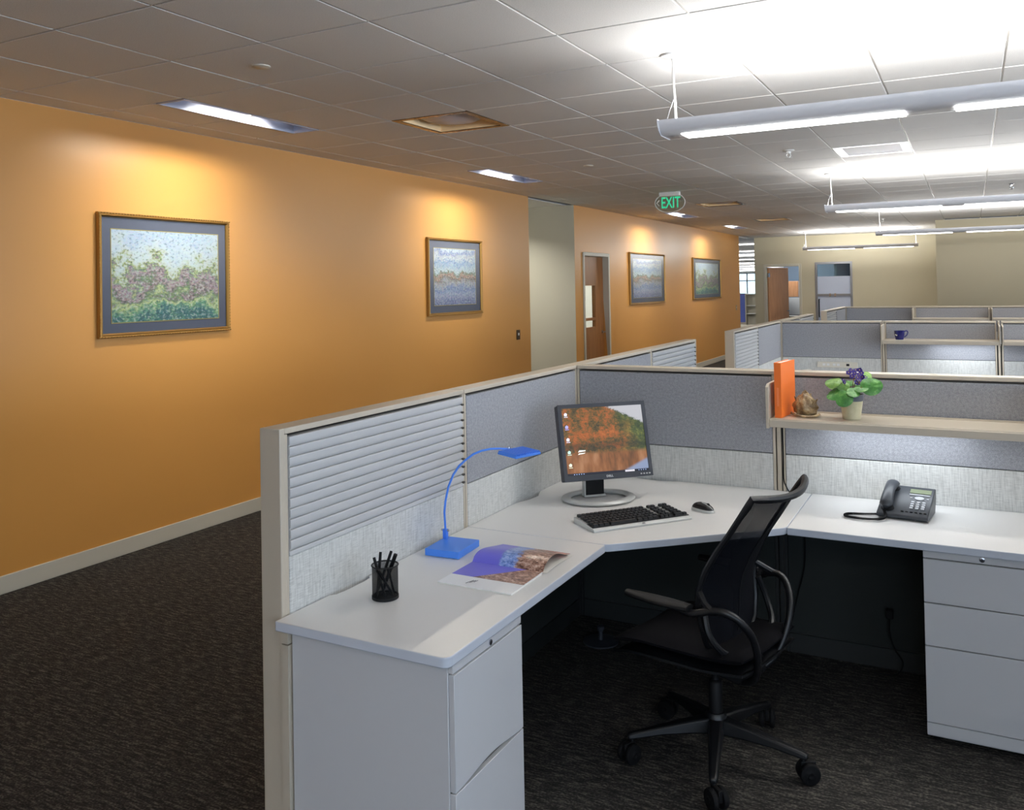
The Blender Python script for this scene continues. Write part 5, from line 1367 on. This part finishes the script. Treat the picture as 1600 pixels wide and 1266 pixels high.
# arms
for sg in (-1, 1):
    side = [(-.02, .25, .600), (-.07, .25, .602), (-.115, .24, .616), (-.165, .232, .622), (-.205, .21, .60), (-.232, .175, .548), (-.236, .145, .49), (-.226, .118, .43), (-.205, .09, .375), (-.165, .06, .335), (-.12, .045, .322), (-.07, .035, .325)]
    MB().tube(smooth_path([P_(f_+(.022 if sg > 0 and f_ < -.1 else 0), sg*s_, z) for f_, s_, z in side], 4), .0125, 10).build('arm_tube', MT['blackm'], t, local=True)
    MB().tube([P_(-.062, sg*.205, .66), P_(-.095, sg*.23, .635), P_(-.125, sg*.24, .62)], .011, 8).build('arm_link', MT['blackm'], t, local=True)
    mb = MB(); vs = []; fs = []; n = 16; m = 12
    for i in range(m+1):
        u = i/m; f_ = -.055+.255*u; w = .042*math.sin(PI*(.12+.80*u))**.5*(1-.25*u); h = .012
        for k in range(n):
            a = 2*PI*k/n; vs.append(P_(f_, sg*(.26-.006*u)+w*math.cos(a), .618-.004*u+h*math.sin(a)))
    for i in range(m):
        for k in range(n): fs.append((i*n+k, i*n+(k+1) % n, (i+1)*n+(k+1) % n, (i+1)*n+k))
    fs.append(tuple(range(n))); fs.append(tuple(m*n+k for k in range(n)))
    mb.add(vs, fs, True).build('armrest', MT['black'], t, local=True)
MB().tube([P_(.02, -.06, .375), P_(.03, -.16, .375), P_(.03, -.2, .38)], .006, 8).build('lever', MT['black'], t, local=True)
MB().tube([P_(-.05, .0, .365), P_(-.05, .06, .36), P_(-.05, .08, .36)], .014, 8).build('tension_knob', MT['black'], t, local=True)

# ---------------------------------------------------------------- cables and small things under the desk
t = tag(MB().tube(smooth_path([(-.785, Y2-.006, 1.07), (-.783, Y2-.006, .9), (-.784, Y2-.006, .80), (-.775, Y2-.010, .765), (-.758, Y2-.02, .7395)], 6), .0028, 6).build('cable', MT['rubber']), 'thin black cable running down beside the near joint post', 'cable')
t = tag(MB().tube(smooth_path([(-.70, Y2-.012, .70), (-.695, Y2-.012, .55), (-.70, Y2-.012, .40), (-.73, Y2-.012, .28), (-.76, Y2-.012, .15)], 6), .003, 6).build('cable', MT['rubber']), 'black cable hanging under the worktop behind the chair back', 'cable')
t = thing('power_cord', 'black power cord plugged in under the right worktop', 'cord', (-.345, Y2, .25))
MB().box(-.36, -.33, Y2-.045, Y2-.014, .235, .27).build('plug', MT['rubber'], t, bevel=.003)
MB().tube(smooth_path([(-.345, Y2-.04, .24), (-.345, Y2-.045, .17), (-.325, Y2-.05, .11), (-.295, Y2-.06, .06), (-.32, Y2-.07, .012), (-.40, Y2-.08, .006)], 6), .0035, 6).build('cable', MT['rubber'], t)
t = thing('foot_rest', 'dim round footed stand on the floor in the corner under the desk', 'stand', (-1.60, 3.84, 0))
MB().lathe([(.001, 0), (.085, 0), (.085, .006), (.03, .012), (.001, .012)], (-1.60, 3.84, 0), 28).build('disc', MT['dgrey'], t)
MB().lathe([(.012, .01), (.010, .05), (.018, .06), (.018, .075), (.001, .08)], (-1.60, 3.84, 0), 14).build('knob', MT['dgrey'], t)
